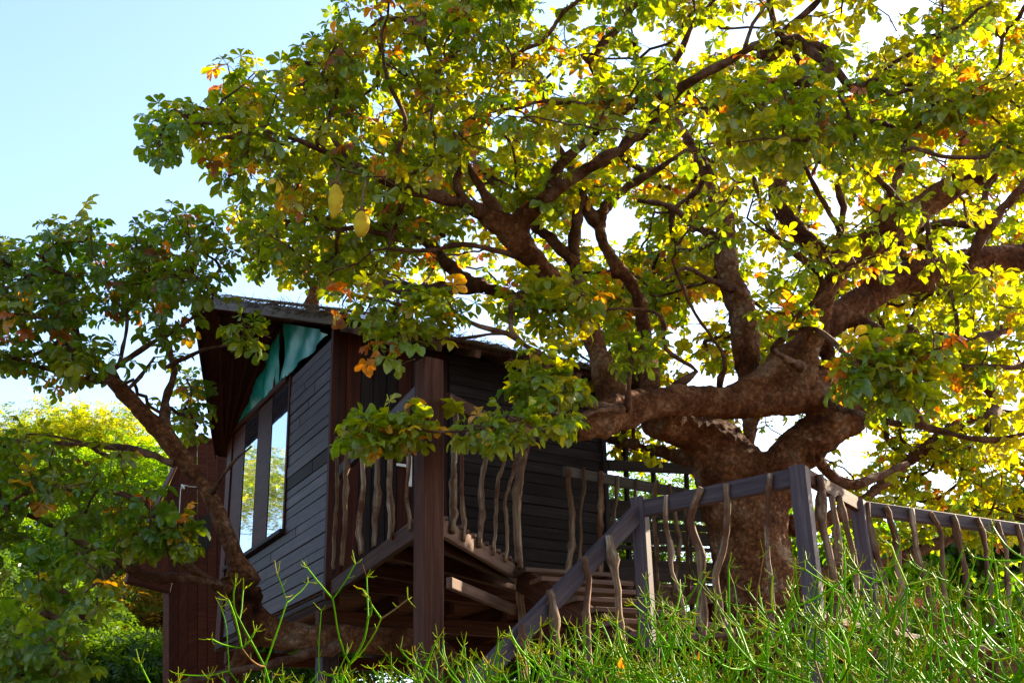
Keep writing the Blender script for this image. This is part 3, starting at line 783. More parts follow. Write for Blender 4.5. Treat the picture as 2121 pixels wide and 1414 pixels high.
class Tree:
    def __init__(s, cap=60000):
        s.P = np.zeros((cap, 3)); s.R = np.zeros(cap); s.par = np.full(cap, -1, int); s.n = 0; s.cnt = np.zeros(cap); s.dir = np.zeros((cap, 3)); s.ok = np.ones(cap, bool)
        s.limbs = []; s.chains = []
    def add_limb(s, pts, thick=True):
        P, r = limb(pts)
        d = np.gradient(P, axis=0); d /= np.linalg.norm(d, axis=1, keepdims=True) + 1e-9
        a = s.n; m = len(P)
        s.P[a:a + m] = P; s.R[a:a + m] = r; s.dir[a:a + m] = d; s.ok[a:a + m] = r < .2
        s.par[a + 1:a + m] = np.arange(a, a + m - 1); s.n += m
        s.limbs.append((P, r, thick))
    def grow(s, tips, step=.14, jit=.035, gravity=.0):
        base = s.P[:s.n][s.ok[:s.n]]
        dist = np.array([np.min(np.sum((base - t) ** 2, 1)) for t in tips])
        for ti in np.argsort(dist):
            t = tips[ti]
            dd = np.linalg.norm(s.P[:s.n] - t, axis=1)
            away = np.einsum('ij,ij->i', s.dir[:s.n], (t - s.P[:s.n])) / (dd + 1e-6)      # prefer to go on forwards
            cost = dd * (1.25 - .3 * away) + (~s.ok[:s.n]) * 1e3
            k = int(np.argmin(cost)); p0 = s.P[k]; L = dd[k]
            if L < .05: continue
            dv = norm(t - p0)
            d0 = norm(dv + s.dir[k] * .6 + rng.normal(size=3) * .18)
            d1 = norm(dv + V(0, 0, .35) + rng.normal(size=3) * .25)
            n = max(3, int(L / step) + 2); q = np.linspace(0, 1, n)[:, None]
            c1, c2 = p0 + d0 * L * .38, t - d1 * L * .34
            C = (1 - q) ** 3 * p0 + 3 * (1 - q) ** 2 * q * c1 + 3 * (1 - q) * q ** 2 * c2 + q ** 3 * t
            w = rng.normal(size=(n, 3)) * jit * np.minimum(1, L); w[0] = 0; w[-1] = 0
            C = C + w
            a = s.n; m = n - 1
            s.P[a:a + m] = C[1:]; s.par[a] = k; s.par[a + 1:a + m] = np.arange(a, a + m - 1)
            dr_ = np.diff(C, axis=0); s.dir[a:a + m] = dr_ / (np.linalg.norm(dr_, axis=1, keepdims=True) + 1e-9)
            s.R[a:a + m] = 0; s.n += m
            s.chains.append((k, a, a + m)); s.cnt[a + m - 1] += 1
    def finish(s, r0=.0062, ex=.48, rmax=.06):
        for i in range(s.n - 1, -1, -1):
            if s.par[i] >= 0: s.cnt[s.par[i]] += s.cnt[i]
        out = []
        for k, a, b in s.chains:
            idx = [k] + list(range(a, b))
            r = np.minimum(rmax, r0 * np.maximum(1, s.cnt[idx]) ** ex)
            r[0] = r[1] * 1.15
            if s.R[k] > 0: r = np.minimum(r, max(.012, s.R[k] * .9))
            out.append((s.P[idx], r))
        s.tip_dir = {}
        return out
    def tips(s):
        return [(s.P[b - 1], s.dir[b - 1], s.P[max(a, b - 3)]) for k, a, b in s.chains]

def poly_in(poly, x, y):
    c = False; j = len(poly) - 1
    for i in range(len(poly)):
        xi, yi = poly[i]; xj, yj = poly[j]
        if (yi > y) != (yj > y) and x < (xj - xi) * (y - yi) / (yj - yi) + xi: c = not c
        j = i
    return c
def zone(poly, d0, d1, count, holes=(), bias=1.0):
    xs = [p[0] for p in poly]; ys = [p[1] for p in poly]; o = []; g = 0
    while len(o) < count and g < count * 40:
        g += 1
        x, y = random.uniform(min(xs), max(xs)), random.uniform(min(ys), max(ys))
        if not poly_in(poly, x, y): continue
        if any((x - a) ** 2 + (y - b) ** 2 < r * r for a, b, r in holes): continue
        o.append(atY(x, y, d0 + (d1 - d0) * random.random() ** bias))
    return o

# --- leaf shapes: a hand of leaflets on a stalk; local x forward, z up
def make_hand(seed, detail):
    rs = np.random.default_rng(seed)
    vs, fs, tt = [], [], []
    pl = .10 + .05 * rs.random()
    pts = np.array([[0, 0, 0], [pl * .5, 0, .012], [pl, 0, 0]])
    if detail:
        v_, q_, t_, _ = tubes([(pts, np.array([.0035, .0028, .0028]))], 3, False)
        vs += list(v_); fs += [list(q) for q in q_]; tt += [1] * len(v_)
    nl = int(rs.integers(5, 7))
    for k in range(nl):
        a = (k - (nl - 1) / 2) / ((nl - 1) / 2) * R(112) + rs.normal() * .09
        L = (.165 - .05 * abs(a) / R(112)) * (.72 + .5 * rs.random()); W = L * (.20 + .075 * rs.random())
        d = np.array([math.cos(a), math.sin(a), 0]); s = np.array([-math.sin(a), math.cos(a), 0])
        droop = .45 + .75 * rs.random(); tw = rs.normal() * .55; cup = .2 + .45 * rs.random()
        prof = [(0, .04), (.25, .30), (.5, .78), (.72, 1.0), (.91, .68), (1.0, .05)] if detail else [(0, .08), (.55, 1.0), (.85, .85), (1.0, .05)]
        base = len(vs)
        for t, w in prof:
            c = np.array([pl, 0, 0]) + d * L * t * (1 - .25 * droop * t) + np.array([0, 0, 1]) * (.02 * t - droop * L * .55 * t * t)
            up = np.array([0, 0, 1]) * math.cos(tw * t) + s * math.sin(tw * t); sd = s * math.cos(tw * t) - np.array([0, 0, 1]) * math.sin(tw * t)
            wob = 1 + rs.normal() * .05
            vs += [c - sd * W * w * wob + up * cup * W * w, c, c + sd * W * w * (2 - wob) + up * cup * W * w]; tt += [0, 0, 0]
        for j in range(len(prof) - 1):
            b = base + j * 3
            fs += [[b, b + 1, b + 4, b + 3], [b + 1, b + 2, b + 5, b + 4]]
    return np.array(vs), np.array(fs), np.array(tt, bool)
HANDS = [make_hand(100 + k, True) for k in range(16)]
HANDS_FAR = [make_hand(200 + k, False) for k in range(10)]
GREENS = np.array([(.10, .165, .003), (.13, .19, .003), (.07, .145, .008), (.17, .21, .003), (.21, .22, .004), (.10, .17, .005)])
DRY = np.array([(.45, .165, .012), (.38, .105, .012), (.5, .26, .015), (.46, .33, .02), (.22, .075, .015)])
STALK = np.array((.16, .15, .03))

def rosettes(tips, per, size, dry, greens, outward=None, spread=(55, 105)):
    """returns arrays: origin, rotation matrices, scale, colour for every leaf"""
    O, RM, S, Cc = [], [], [], []
    for p, d, _ in tips:
        ax = norm(d + V(0, 0, .5))
        s1 = norm(np.cross(ax, V(.3, .8, .1))); s2 = np.cross(ax, s1)
        n = int(rng.integers(per[0], per[1] + 1)); ph = rng.random() * 6.28
        tipc = greens[rng.integers(len(greens))]; dp = .2 + .35 * rng.random() if rng.random() < dry * .9 else .03
        tsz = rng.random()
        for k in range(n):
            a = ph + k * 2.4 + rng.normal() * .25
            e = R(spread[0] + (spread[1] - spread[0]) * (k + .5) / n + rng.normal() * 10)
            f = norm(ax * math.cos(e) + (s1 * math.cos(a) + s2 * math.sin(a)) * math.sin(e) - V(0, 0, .18 + .35 * rng.random()))
            upv = norm(V(0, 0, 1) + rng.normal(size=3) * .28)
            sd = norm(np.cross(upv, f)); upv = np.cross(f, sd)
            O.append(p - d * .05 * rng.random() * k); RM.append(np.stack([f, sd, upv], 1)); S.append(size * (.55 + .45 * rng.random() + .35 * tsz))
            c = tipc * (.7 + .3 * rng.random()) + greens[rng.integers(len(greens))] * .25
            if rng.random() < dp: c = DRY[rng.integers(len(DRY))] * (.7 + .5 * rng.random())
            Cc.append(c)
    return np.array(O), np.array(RM), np.array(S), np.array(Cc)

def leaf_cloud(name, O, RM, S, Cc, hands, parent, mat):
    vs, qs, cs = [], [], []; base = 0
    hid = rng.integers(len(hands), size=len(O))
    for h, (hv_, hf, ht) in enumerate(hands):
        i = np.nonzero(hid == h)[0]
        if not len(i): continue
        w = np.einsum('nij,vj->nvi', RM[i], hv_) * S[i][:, None, None] + O[i][:, None]
        vs.append(w.reshape(-1, 3))
        f = hf[None] + (np.arange(len(i)) * len(hv_))[:, None, None] + base; qs.append(f.reshape(-1, 4)); base += len(i) * len(hv_)
        c = np.where(ht[None, :, None], STALK[None, None], Cc[i][:, None]); cs.append(c.reshape(-1, 3))
    v_ = np.vstack(vs) - root_loc(parent); c = np.vstack(cs)
    me = mesh_np(name, v_, [np.vstack(qs)], True, {'lc': ('FLOAT_COLOR', np.hstack([c, np.ones((len(c), 1))]))})
    o = link(name, me, parent, mat); o['kind'] = 'stuff'
    return o

def leaf_objects(O, RM, S, Cc, parent, mat, count=300):
    """the leaves that show largest, each an object of its own; returns the mask of the rest"""
    d = np.linalg.norm(O - CAM, axis=1)
    px = np.array([proj(p) for p in O])
    inside = (px[:, 0] > 10) & (px[:, 0] < 2110) & (px[:, 1] > 10) & (px[:, 1] < 1400)
    sc_ = np.where(inside, S / d, 0)
    pick = np.argsort(-sc_)[:count]
    pal = np.vstack([GREENS, GREENS * 1.2 * V(1.15, 1, .9), DRY])
    cache = {}; base = root_loc(parent)
    for i in pick:
        c = int(np.argmin(np.sum((pal / (pal.sum(1, keepdims=True)) - Cc[i] / Cc[i].sum()) ** 2, 1) + .3 * np.sum((pal - Cc[i]) ** 2, 1)))
        h = int(rng.integers(len(HANDS)))
        if (h, c) not in cache:
            hv_, hf, ht = HANDS[h]
            cc = np.where(ht[:, None], STALK[None], pal[c][None])
            me = mesh_np('leaf', hv_, [hf], True, {'lc': ('FLOAT_COLOR', np.hstack([cc, np.ones((len(cc), 1))]))}); me.materials.append(mat); cache[(h, c)] = me
        o = bpy.data.objects.new('leaf', cache[(h, c)])
        m4 = Matrix.Identity(4)
        for a in range(3):
            for b in range(3): m4[a][b] = RM[i][a][b] * S[i]
            m4[a][3] = O[i][a] - base[a]
        o.parent = parent; o.matrix_local = m4
        col.objects.link(o)
    keep = np.ones(len(O), bool); keep[pick] = False
    return keep

def trunk_mesh(name, limbs, parent, mat, voxel=.035, smooth=6, lump=.03, lumps=()):
    ch, thin = [], []
    for P, r, th in limbs:
        tk = np.nonzero(r > .05)[0]
        if len(tk) > 3: ch.append((P[:tk[-1] + 1], np.maximum(r[:tk[-1] + 1], .045)))
        tn = np.nonzero(r < .066)[0]
        if len(tn) > 2:
            a_ = max(0, tn[0] - 2); n_ = len(P) - a_
            jit = rng.normal(size=(n_, 3)) * r[a_:, None] * .16; jit[0] = 0
            rr_ = np.minimum(r[a_:], .066) * (1 + .16 * rng.normal(size=n_).clip(-1.2, 1.8))
            thin.append((P[a_:] + jit, rr_))
    for c in thin: tube_obj('branch', [c], M['bark_small'], parent, sides=8, wob=.22)
    v_, q, t, _ = tubes(ch, 14, True)
    me = mesh_np('tmp', v_, [q, t], True)
    tmp = bpy.data.objects.new('tmp', me); col.objects.link(tmp)
    md = tmp.modifiers.new('r', 'REMESH'); md.mode = 'VOXEL'; md.voxel_size = voxel
    m2 = tmp.modifiers.new('s', 'SMOOTH'); m2.factor = .5; m2.iterations = smooth
    dg = bpy.context.evaluated_depsgraph_get(); dg.update()
    nm = bpy.data.meshes.new_from_object(tmp.evaluated_get(dg))
    bpy.data.objects.remove(tmp); bpy.data.meshes.remove(me)
    nv_ = len(nm.vertices); co = np.empty(nv_ * 3, np.float32); nm.vertices.foreach_get('co', co); co = co.reshape(-1, 3)
    no = np.empty(nv_ * 3, np.float32); nm.vertices.foreach_get('normal', no); no = no.reshape(-1, 3)
    dsp = np.array([mnoise.noise(Vector(p * 2.6)) * lump + mnoise.noise(Vector(p * 7.0)) * lump * .55 + mnoise.noise(Vector(p * 17.0)) * lump * .35 + mnoise.noise(Vector(p * 34.0)) * lump * .2 for p in co.astype(float)])
    dsp -= voxel * .7
    for (c, rad, amp) in lumps:
        g = np.exp(-np.sum((co - c) ** 2, 1) / rad ** 2)
        dsp += g * np.array([abs(mnoise.noise(Vector(p * 9.0))) * amp * 1.6 if gg > .05 else 0 for p, gg in zip(co.astype(float), g)])
    co = co + no * dsp[:, None] - root_loc(parent)
    nm.vertices.foreach_set('co', np.ascontiguousarray(co, np.float32).ravel()); nm.name = name
    nm.polygons.foreach_set('use_smooth', np.ones(len(nm.polygons), bool)); nm.update()
    nm.materials.clear()
    return link(name, nm, parent, mat)

# ---- the great baobab behind the stairs
big = Tree()
TD = 11.9
for pts in (
    [(1590, 1560, TD, 300), (1575, 1420, TD, 235), (1565, 1250, TD, 195), (1550, 1100, TD, 195), (1530, 1020, TD, 205), (1500, 960, TD - .1, 175), (1465, 915, TD - .2, 130), (1415, 885, TD - .4, 105), (1350, 872, TD - .8, 95)],
    [(1555, 1060, TD, 150), (1610, 985, TD - .1, 115), (1660, 925, TD - .2, 108), (1720, 885, TD - .3, 100), (1790, 840, TD - .2, 88), (1850, 770, TD, 70), (1880, 690, TD + .3, 58)],
    [(1540, 1020, TD + .2, 70), (1548, 950, TD + .35, 48), (1553, 890, TD + .5, 44), (1548, 800, TD + .6, 60), (1545, 730, TD + .6, 72), (1535, 640, TD + .6, 70), (1508, 570, TD + .6, 66), (1505, 500, TD + .6, 56), (1490, 420, TD + .7, 44), (1455, 340, TD + .8, 34), (1400, 250, TD + 1, 24)],
    [(1180, 893, TD - 2.0, 60), (1235, 872, TD - 1.8, 85), (1290, 852, TD - 1.5, 95), (1370, 832, TD - 1.2, 86), (1450, 832, TD - .9, 78), (1530, 836, TD - .7, 76), (1620, 830, TD - .5, 84), (1690, 818, TD - .4, 80), (1740, 850, TD - .3, 84)],
    [(1265, 860, TD - 1.7, 60), (1285, 893, TD - 1.75, 42), (1293, 912, TD - 1.8, 26)],
    [(1300, 850, TD - 1.5, 82), (1262, 800, TD - 1.4, 80), (1238, 735, TD - 1.3, 66), (1210, 660, TD - 1.2, 58), (1165, 600, TD - 1.3, 60), (1110, 545, TD - 1.5, 62), (1065, 490, TD - 1.7, 68), (1035, 462, TD - 1.8, 66), (985, 432, TD - 2.0, 36), (930, 415, TD - 2.2, 30), (860, 398, TD - 2.4, 24), (800, 375, TD - 2.6, 22), (720, 335, TD - 2.9, 16), (640, 300, TD - 3.1, 13), (570, 275, TD - 3.2, 11)],
    [(1060, 480, TD - 1.7, 60), (1095, 445, TD - 1.8, 44), (1140, 400, TD - 1.9, 32), (1215, 350, TD - 2.1, 28), (1300, 295, TD - 2.3, 27), (1380, 215, TD - 2.5, 25), (1440, 165, TD - 2.7, 22), (1540, 110, TD - 2.9, 19), (1640, 50, TD - 3.1, 15), (1720, -20, TD - 3.3, 12)],
    [(1140, 400, TD - 1.9, 26), (1162, 340, TD - 2.0, 24), (1230, 280, TD - 2.2, 20), (1310, 215, TD - 2.4, 17), (1395, 130, TD - 2.6, 14), (1440, 40, TD - 2.8, 11)],
    [(1030, 450, TD - 1.8, 40), (975, 350, TD - 2.3, 14), (950, 290, TD - 2.5, 13), (990, 240, TD - 2.6, 11), (1060, 225, TD - 2.7, 8)],
    [(985, 432, TD - 2.0, 24), (945, 390, TD - 2.2, 20), (955, 330, TD - 2.4, 15), (930, 260, TD - 2.6, 13), (905, 160, TD - 2.8, 11), (880, 80, TD - 3, 9)],
    [(1350, 840, TD - 1.0, 60), (1342, 760, TD - .7, 46), (1330, 683, TD - .6, 44), (1318, 612, TD - .6, 44), (1285, 560, TD - .6, 44), (1258, 520, TD - .6, 42), (1242, 470, TD - .6, 42), (1255, 430, TD - .6, 36), (1290, 395, TD - .6, 22), (1370, 345, TD - .7, 15), (1450, 300, TD - .8, 11)],
    [(1242, 470, TD - .6, 34), (1200, 400, TD - .7, 24), (1180, 340, TD - .8, 20), (1140, 280, TD - 1, 15), (1120, 180, TD - 1.2, 12)],
    [(1225, 700, TD - 1.2, 34), (1200, 600, TD - .9, 28), (1190, 540, TD - .8, 27), (1193, 455, TD - .8, 24), (1215, 380, TD - .9, 16)],
    [(1190, 545, TD - .8, 26), (1150, 500, TD - .8, 30), (1110, 470, TD - .7, 26), (1040, 400, TD - .6, 17), (980, 330, TD - .5, 13)],
    [(1500, 835, TD - .75, 60), (1575, 795, TD - .6, 78), (1645, 735, TD - .35, 84), (1720, 665, TD, 74), (1790, 620, TD + .2, 78), (1860, 580, TD + .3, 84), (1960, 560, TD + .4, 84), (2060, 540, TD + .5, 74), (2180, 515, TD + .6, 62), (2330, 460, TD + .8, 42)],
    [(1655, 815, TD - .45, 80), (1668, 760, TD - .5, 66), (1685, 690, TD - .6, 70), (1700, 635, TD - .7, 62), (1735, 570, TD - .8, 58), (1805, 500, TD - .9, 66), (1880, 450, TD - 1.0, 70), (1950, 400, TD - 1.1, 62), (2030, 365, TD - 1.2, 48), (2140, 330, TD - 1.4, 36), (2280, 280, TD - 1.7, 24)],
    [(1690, 800, TD - .4, 46), (1718, 750, TD - .3, 38), (1700, 690, TD - .3, 34), (1665, 655, TD - .3, 30)],
    [(1815, 620, TD + .2, 54), (1815, 560, TD + .1, 48), (1838, 490, TD, 40), (1850, 400, TD - .1, 30), (1900, 250, TD - .3, 26), (1945, 120, TD - .5, 34), (1995, 50, TD - .6, 30), (2050, -30, TD - .7, 24)],
    [(1720, 600, TD - .75, 54), (1700, 530, TD - .7, 50), (1640, 470, TD - .6, 52), (1608, 410, TD - .5, 44), (1620, 350, TD - .5, 26), (1600, 270, TD - .6, 18), (1560, 160, TD - .8, 13)],
    [(1715, 600, TD - .8, 40), (1738, 500, TD - 1.1, 20), (1748, 430, TD - 1.2, 17), (1735, 380, TD - 1.3, 14), (1765, 310, TD - 1.5, 12), (1745, 240, TD - 1.7, 10)],
    [(1740, 480, TD - 1.2, 14), (1690, 390, TD - 1.4, 12), (1660, 330, TD - 1.6, 10)],
    [(1765, 655, TD + .1, 50), (1850, 716, TD - .3, 48), (1950, 706, TD - .6, 46), (2015, 748, TD - .9, 44), (2060, 830, TD - 1.1, 36), (2050, 890, TD - 1.3, 26)],
    [(1990, 725, TD - .8, 30), (2060, 690, TD - .6, 22), (2160, 640, TD - .4, 16)],
    [(1690, 905, TD - .2, 50), (1705, 965, TD, 30), (1757, 1002, TD + .2, 26), (1810, 990, TD + .4, 18), (1880, 960, TD + .6, 12)],
    [(1640, 1090, TD + .3, 50), (1720, 1075, TD + .8, 40), (1785, 1040, TD + 1.2, 34), (1845, 985, TD + 1.5, 32), (1905, 938, TD + 1.8, 30), (1965, 890, TD + 2.1, 22), (2060, 850, TD + 2.4, 14)],
    [(1660, 1200, TD + .5, 50), (1760, 1180, TD + 1, 34), (1850, 1160, TD + 1.4, 28), (1940, 1125, TD + 1.8, 24), (2030, 1095, TD + 2.1, 18), (2140, 1060, TD + 2.4, 12)],
    [(1500, 905, TD + .3, 60), (1420, 945, TD + 1.0, 38), (1350, 928, TD + 1.6, 30), (1290, 915, TD + 2.0, 26), (1200, 900, TD + 2.4, 20)],
    [(1170, 600, TD - 1.2, 50), (1080, 620, TD - .8, 40), (1000, 590, TD - .5, 36), (940, 560, TD - .3, 32), (880, 500, TD, 24), (800, 470, TD + .2, 17), (700, 455, TD + .4, 12)],
    [(1000, 590, TD - .5, 30), (900, 600, TD - .1, 30), (800, 590, TD + .5, 26), (700, 565, TD + 1, 20), (600, 545, TD + 1.5, 16), (520, 500, TD + 1.8, 12)],
    [(640, 640, TD + 2.5, 40), (650, 590, TD + 2.4, 30), (610, 560, TD + 2.2, 18)],
    # the twiggy branches that hang in front of house and balcony
    [(1262, 850, TD - 1.75, 40), (1205, 830, TD - 2.3, 22), (1170, 795, TD - 2.5, 20), (1150, 755, TD - 2.6, 17), (1090, 715, TD - 2.7, 15), (1050, 690, TD - 2.75, 13), (990, 675, TD - 2.8, 11), (950, 655, TD - 2.9, 10), (880, 650, TD - 3, 8), (800, 622, TD - 3.1, 7), (720, 610, TD - 3.2, 6)],
    [(1290, 845, TD - 1.9, 26), (1250, 848, TD - 2.4, 12), (1200, 860, TD - 2.8, 11), (1130, 858, TD - 3.0, 9), (1050, 872, TD - 3.2, 8), (980, 890, TD - 3.4, 8), (900, 893, TD - 3.5, 7), (820, 885, TD - 3.55, 6), (770, 880, TD - 3.6, 5)],
    [(1040, 690, TD - 2.75, 10), (960, 700, TD - 2.9, 7), (900, 710, TD - 3, 7), (830, 720, TD - 3.1, 6), (800, 725, TD - 3.1, 5)],
    [(1300, 850, TD - 1.9, 20), (1304, 790, TD - 2.2, 9), (1310, 740, TD - 2.3, 8), (1300, 700, TD - 2.4, 6)],
    # lower right front branch
    [(1710, 830, TD - .6, 40), (1760, 850, TD - 1.6, 16), (1830, 870, TD - 2.4, 15), (1920, 885, TD - 2.7, 16), (2000, 905, TD - 2.8, 15), (2070, 910, TD - 2.8, 13), (2150, 890, TD - 2.9, 9)],
    [(1660, 760, TD - .7, 22), (1600, 720, TD - 1.5, 13), (1680, 680, TD - 1.9, 14), (1760, 740, TD - 2.4, 11), (1830, 790, TD - 2.9, 9)],
    [(1920, 885, TD - 2.7, 12), (1880, 830, TD - 2.9, 12), (1830, 800, TD - 3.1, 10), (1790, 760, TD - 3.2, 8)],
    [(1400, 800, TD - 1.0, 24), (1440, 770, TD - 1.0, 14), (1380, 720, TD - 1.1, 12), (1370, 655, TD - 1.2, 10), (1300, 640, TD - 1.3, 8), (1200, 645, TD - 1.4, 6)],
    [(1700, 560, TD - .85, 26), (1640, 520, TD - 1.0, 15), (1590, 470, TD - 1.1, 13), (1575, 420, TD - 1.2, 11), (1560, 360, TD - 1.3, 9)],
    [(1960, 400, TD - 1.15, 26), (1990, 330, TD - 1.3, 18), (2010, 240, TD - 1.5, 14), (2060, 150, TD - 1.7, 10)],
    [(1880, 450, TD - 1.05, 24), (1830, 380, TD - 1.3, 15), (1780, 345, TD - 1.5, 12), (1690, 335, TD - 1.7, 9)],
    [(2000, 555, TD + .2, 34), (2040, 480, TD, 24), (2090, 420, TD - .2, 19), (2125, 370, TD - .4, 14), (2190, 320, TD - .6, 10)],
    [(1930, 560, TD + .3, 24), (1925, 500, TD + .2, 15), (1915, 430, TD + .1, 11)],
    [(1500, 500, TD + .5, 30), (1440, 470, TD + .5, 19), (1390, 430, TD + .4, 15), (1320, 415, TD + .3, 10)],
    [(1520, 600, TD + .5, 24), (1470, 580, TD + .3, 13), (1420, 555, TD + .2, 10), (1375, 580, TD, 7)],
    [(1100, 530, TD - 1.5, 26), (1030, 520, TD - 1.8, 16), (960, 505, TD - 2.0, 13), (880, 520, TD - 2.2, 10), (800, 515, TD - 2.4, 8)],
    [(1380, 215, TD - 2.5, 15), (1330, 150, TD - 2.7, 12), (1310, 70, TD - 2.9, 9)],
    [(1540, 110, TD - 2.9, 13), (1560, 50, TD - 3.0, 9), (1610, -20, TD - 3.1, 7)],
    [(860, 398, TD - 2.4, 16), (820, 330, TD - 2.6, 12), (840, 250, TD - 2.8, 11), (800, 160, TD - 2.9, 9), (790, 70, TD - 3, 7)],
    [(720, 335, TD - 2.9, 12), (680, 260, TD - 3.0, 10), (700, 180, TD - 3.1, 8), (660, 130, TD - 3.1, 6)],
    [(570, 275, TD - 3.2, 10), (500, 260, TD - 3.3, 8), (420, 255, TD - 3.3, 7), (340, 260, TD - 3.3, 5)],
    [(1490, 800, TD - .8, 20), (1500, 740, TD - 1.1, 10), (1440, 650, TD - 1.4, 8), (1400, 560, TD - 1.5, 7)],
):
    big.add_limb(pts)
HOLES = [(1290, 450, 44), (1262, 500, 34), (1340, 460, 26), (1385, 700, 40), (1450, 640, 42), (1440, 765, 40), (1425, 700, 30), (1755, 425, 52), (1602, 545, 30), (1780, 600, 30), (1615, 905, 24), (1740, 935, 40),
         (2085, 680, 50), (2085, 860, 42), (1600, 610, 30), (1330, 905, 30), (1380, 920, 26), (1290, 1000, 40), (1350, 990, 30), (1500, 690, 20), (1560, 560, 22), (1780, 940, 40), (900, 500, 18), (1010, 640, 20), (2000, 620, 24), (1950, 990, 30), (1730, 1000, 30), (2080, 770, 30)]
FH = [(693, 420, 66), (748, 465, 60), (755, 400, 30)]
tips = []
tips += zone([(720, -60), (700, 30), (660, 80), (600, 130), (560, 160), (490, 125), (450, 115), (430, 150), (440, 190), (350, 225), (300, 245), (290, 300), (330, 322), (410, 285), (440, 315), (470, 370), (560, 400), (700, 400), (850, 380), (960, 300), (1060, 150), (1100, -60)], 8.4, 10.4, 245, FH)
tips += zone([(720, -420), (1100, -60), (960, 330), (1150, 300), (1300, 300), (1450, 320), (1700, 320), (2121, 320), (2230, 300), (2230, -420)], 8.0, 11.0, 450, HOLES)
tips += zone([(1500, 170), (2250, 140), (2250, 320), (2000, 340), (1750, 320), (1520, 300)], 7.6, 8.6, 85)
tips += zone([(500, 400), (900, 330), (1200, 330), (1300, 380), (1190, 430), (950, 440), (900, 560), (700, 590), (530, 560)], 9.8, 12.0, 150, HOLES)
far_tips = zone([(480, 300), (1000, 200), (1500, 100), (2230, 0), (2230, 1020), (2121, 1040), (1950, 1020), (1760, 1010), (1690, 960), (1560, 900), (1300, 930), (1258, 900), (1100, 700), (900, 620), (480, 590)], 13.2, 17.0, 900, HOLES)
far_tips += zone([(1250, 330), (2230, 250), (2230, 900), (1900, 900), (1500, 760), (1330, 760), (1200, 600)], 13.0, 17.5, 330, [(a, b, r * .7) for a, b, r in HOLES])
far_tips += zone([(1700, 930), (2300, 820), (2300, 1120), (1760, 1130)], 13.2, 16.0, 120, HOLES)
far_tips += zone([(1258, 900), (1450, 880), (1430, 960), (1258, 955)], 13.5, 15.5, 14)
far_tips += zone([(1160, 560), (1500, 480), (1520, 780), (1330, 780), (1200, 640)], 12.6, 15.5, 110, HOLES)
fr = zone([(715, 925), (760, 865), (840, 850), (960, 875), (1060, 870), (1040, 905), (930, 915), (830, 925)], 8.25, 8.6, 19)
fr += zone([(930, 880), (1060, 860), (1190, 840), (1190, 870), (1060, 900), (940, 915)], 8.5, 9.2, 10)
fr += zone([(700, 900), (760, 860), (850, 850), (850, 900), (720, 940)], 8.2, 8.5, 5)
fr += zone([(1020, 800), (1070, 730), (1150, 720), (1200, 800), (1160, 850), (1050, 850)], 8.9, 9.4, 15)
fr += zone([(680, 640), (760, 590), (950, 600), (990, 640), (900, 690), (820, 720), (770, 730), (800, 660), (700, 670)], 8.6, 9.1, 17)
fr += zone([(1050, 590), (1180, 560), (1240, 620), (1200, 680), (1110, 660)], 9.2, 9.8, 18)
fr += zone([(1290, 690), (1340, 690), (1330, 740), (1260, 760)], 9.4, 9.8, 4)
fr += zone([(1710, 810), (1780, 720), (1860, 640), (1930, 640), (1960, 720), (1930, 850), (1800, 860)], 8.3, 9.0, 34)
fr += zone([(1960, 560), (2160, 560), (2160, 900), (2060, 870), (1970, 760)], 8.8, 9.8, 34, HOLES)
fr += zone([(1400, 330), (2000, 330), (2050, 450), (1900, 560), (1500, 600), (1420, 480)], 9.0, 10.4, 26, HOLES)
fr += zone([(1560, 640), (1680, 600), (1690, 640), (1600, 660)], 9.8, 10.2, 5)
big.grow(np.array(tips + fr + far_tips))
baobab = thing('baobab_tree', V(*atY(1590, 1560, TD)[:2], 1.4), 'huge gnarled baobab with thick twisting limbs spreading over the tree house', 'tree')
KN = []
for P_, r_, _ in big.limbs:
    for q in range(0, len(P_), 9):
        if r_[q] > .06 and rng.random() < .55: KN.append((P_[q] + norm(rng.normal(size=3)) * r_[q], r_[q] * .7, r_[q] * .45))
trunk_mesh('trunk', big.limbs, baobab, M['bark'], voxel=.024, smooth=4, lump=.042, lumps=KN)
o = tube_obj('twigs', big.finish(), M['bark_small'], baobab, sides=5, caps=False); o['kind'] = 'stuff'
TI = big.tips()
far_set = np.array([t[0][1] > 12.4 for t in TI])
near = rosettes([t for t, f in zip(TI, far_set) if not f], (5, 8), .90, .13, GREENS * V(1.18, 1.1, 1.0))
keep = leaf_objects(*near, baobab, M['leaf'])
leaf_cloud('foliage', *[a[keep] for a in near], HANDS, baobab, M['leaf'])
farl = rosettes([t for t, f in zip(TI, far_set) if f], (6, 9),  .86, .09, GREENS * V(1.55, 1.35, 1))  # far leaves coloured brighter and yellower, backlight painted into the greens
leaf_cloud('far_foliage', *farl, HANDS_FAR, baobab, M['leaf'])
print('big tips', len(TI), 'near leaves', len(near[0]), 'far', len(farl[0]))

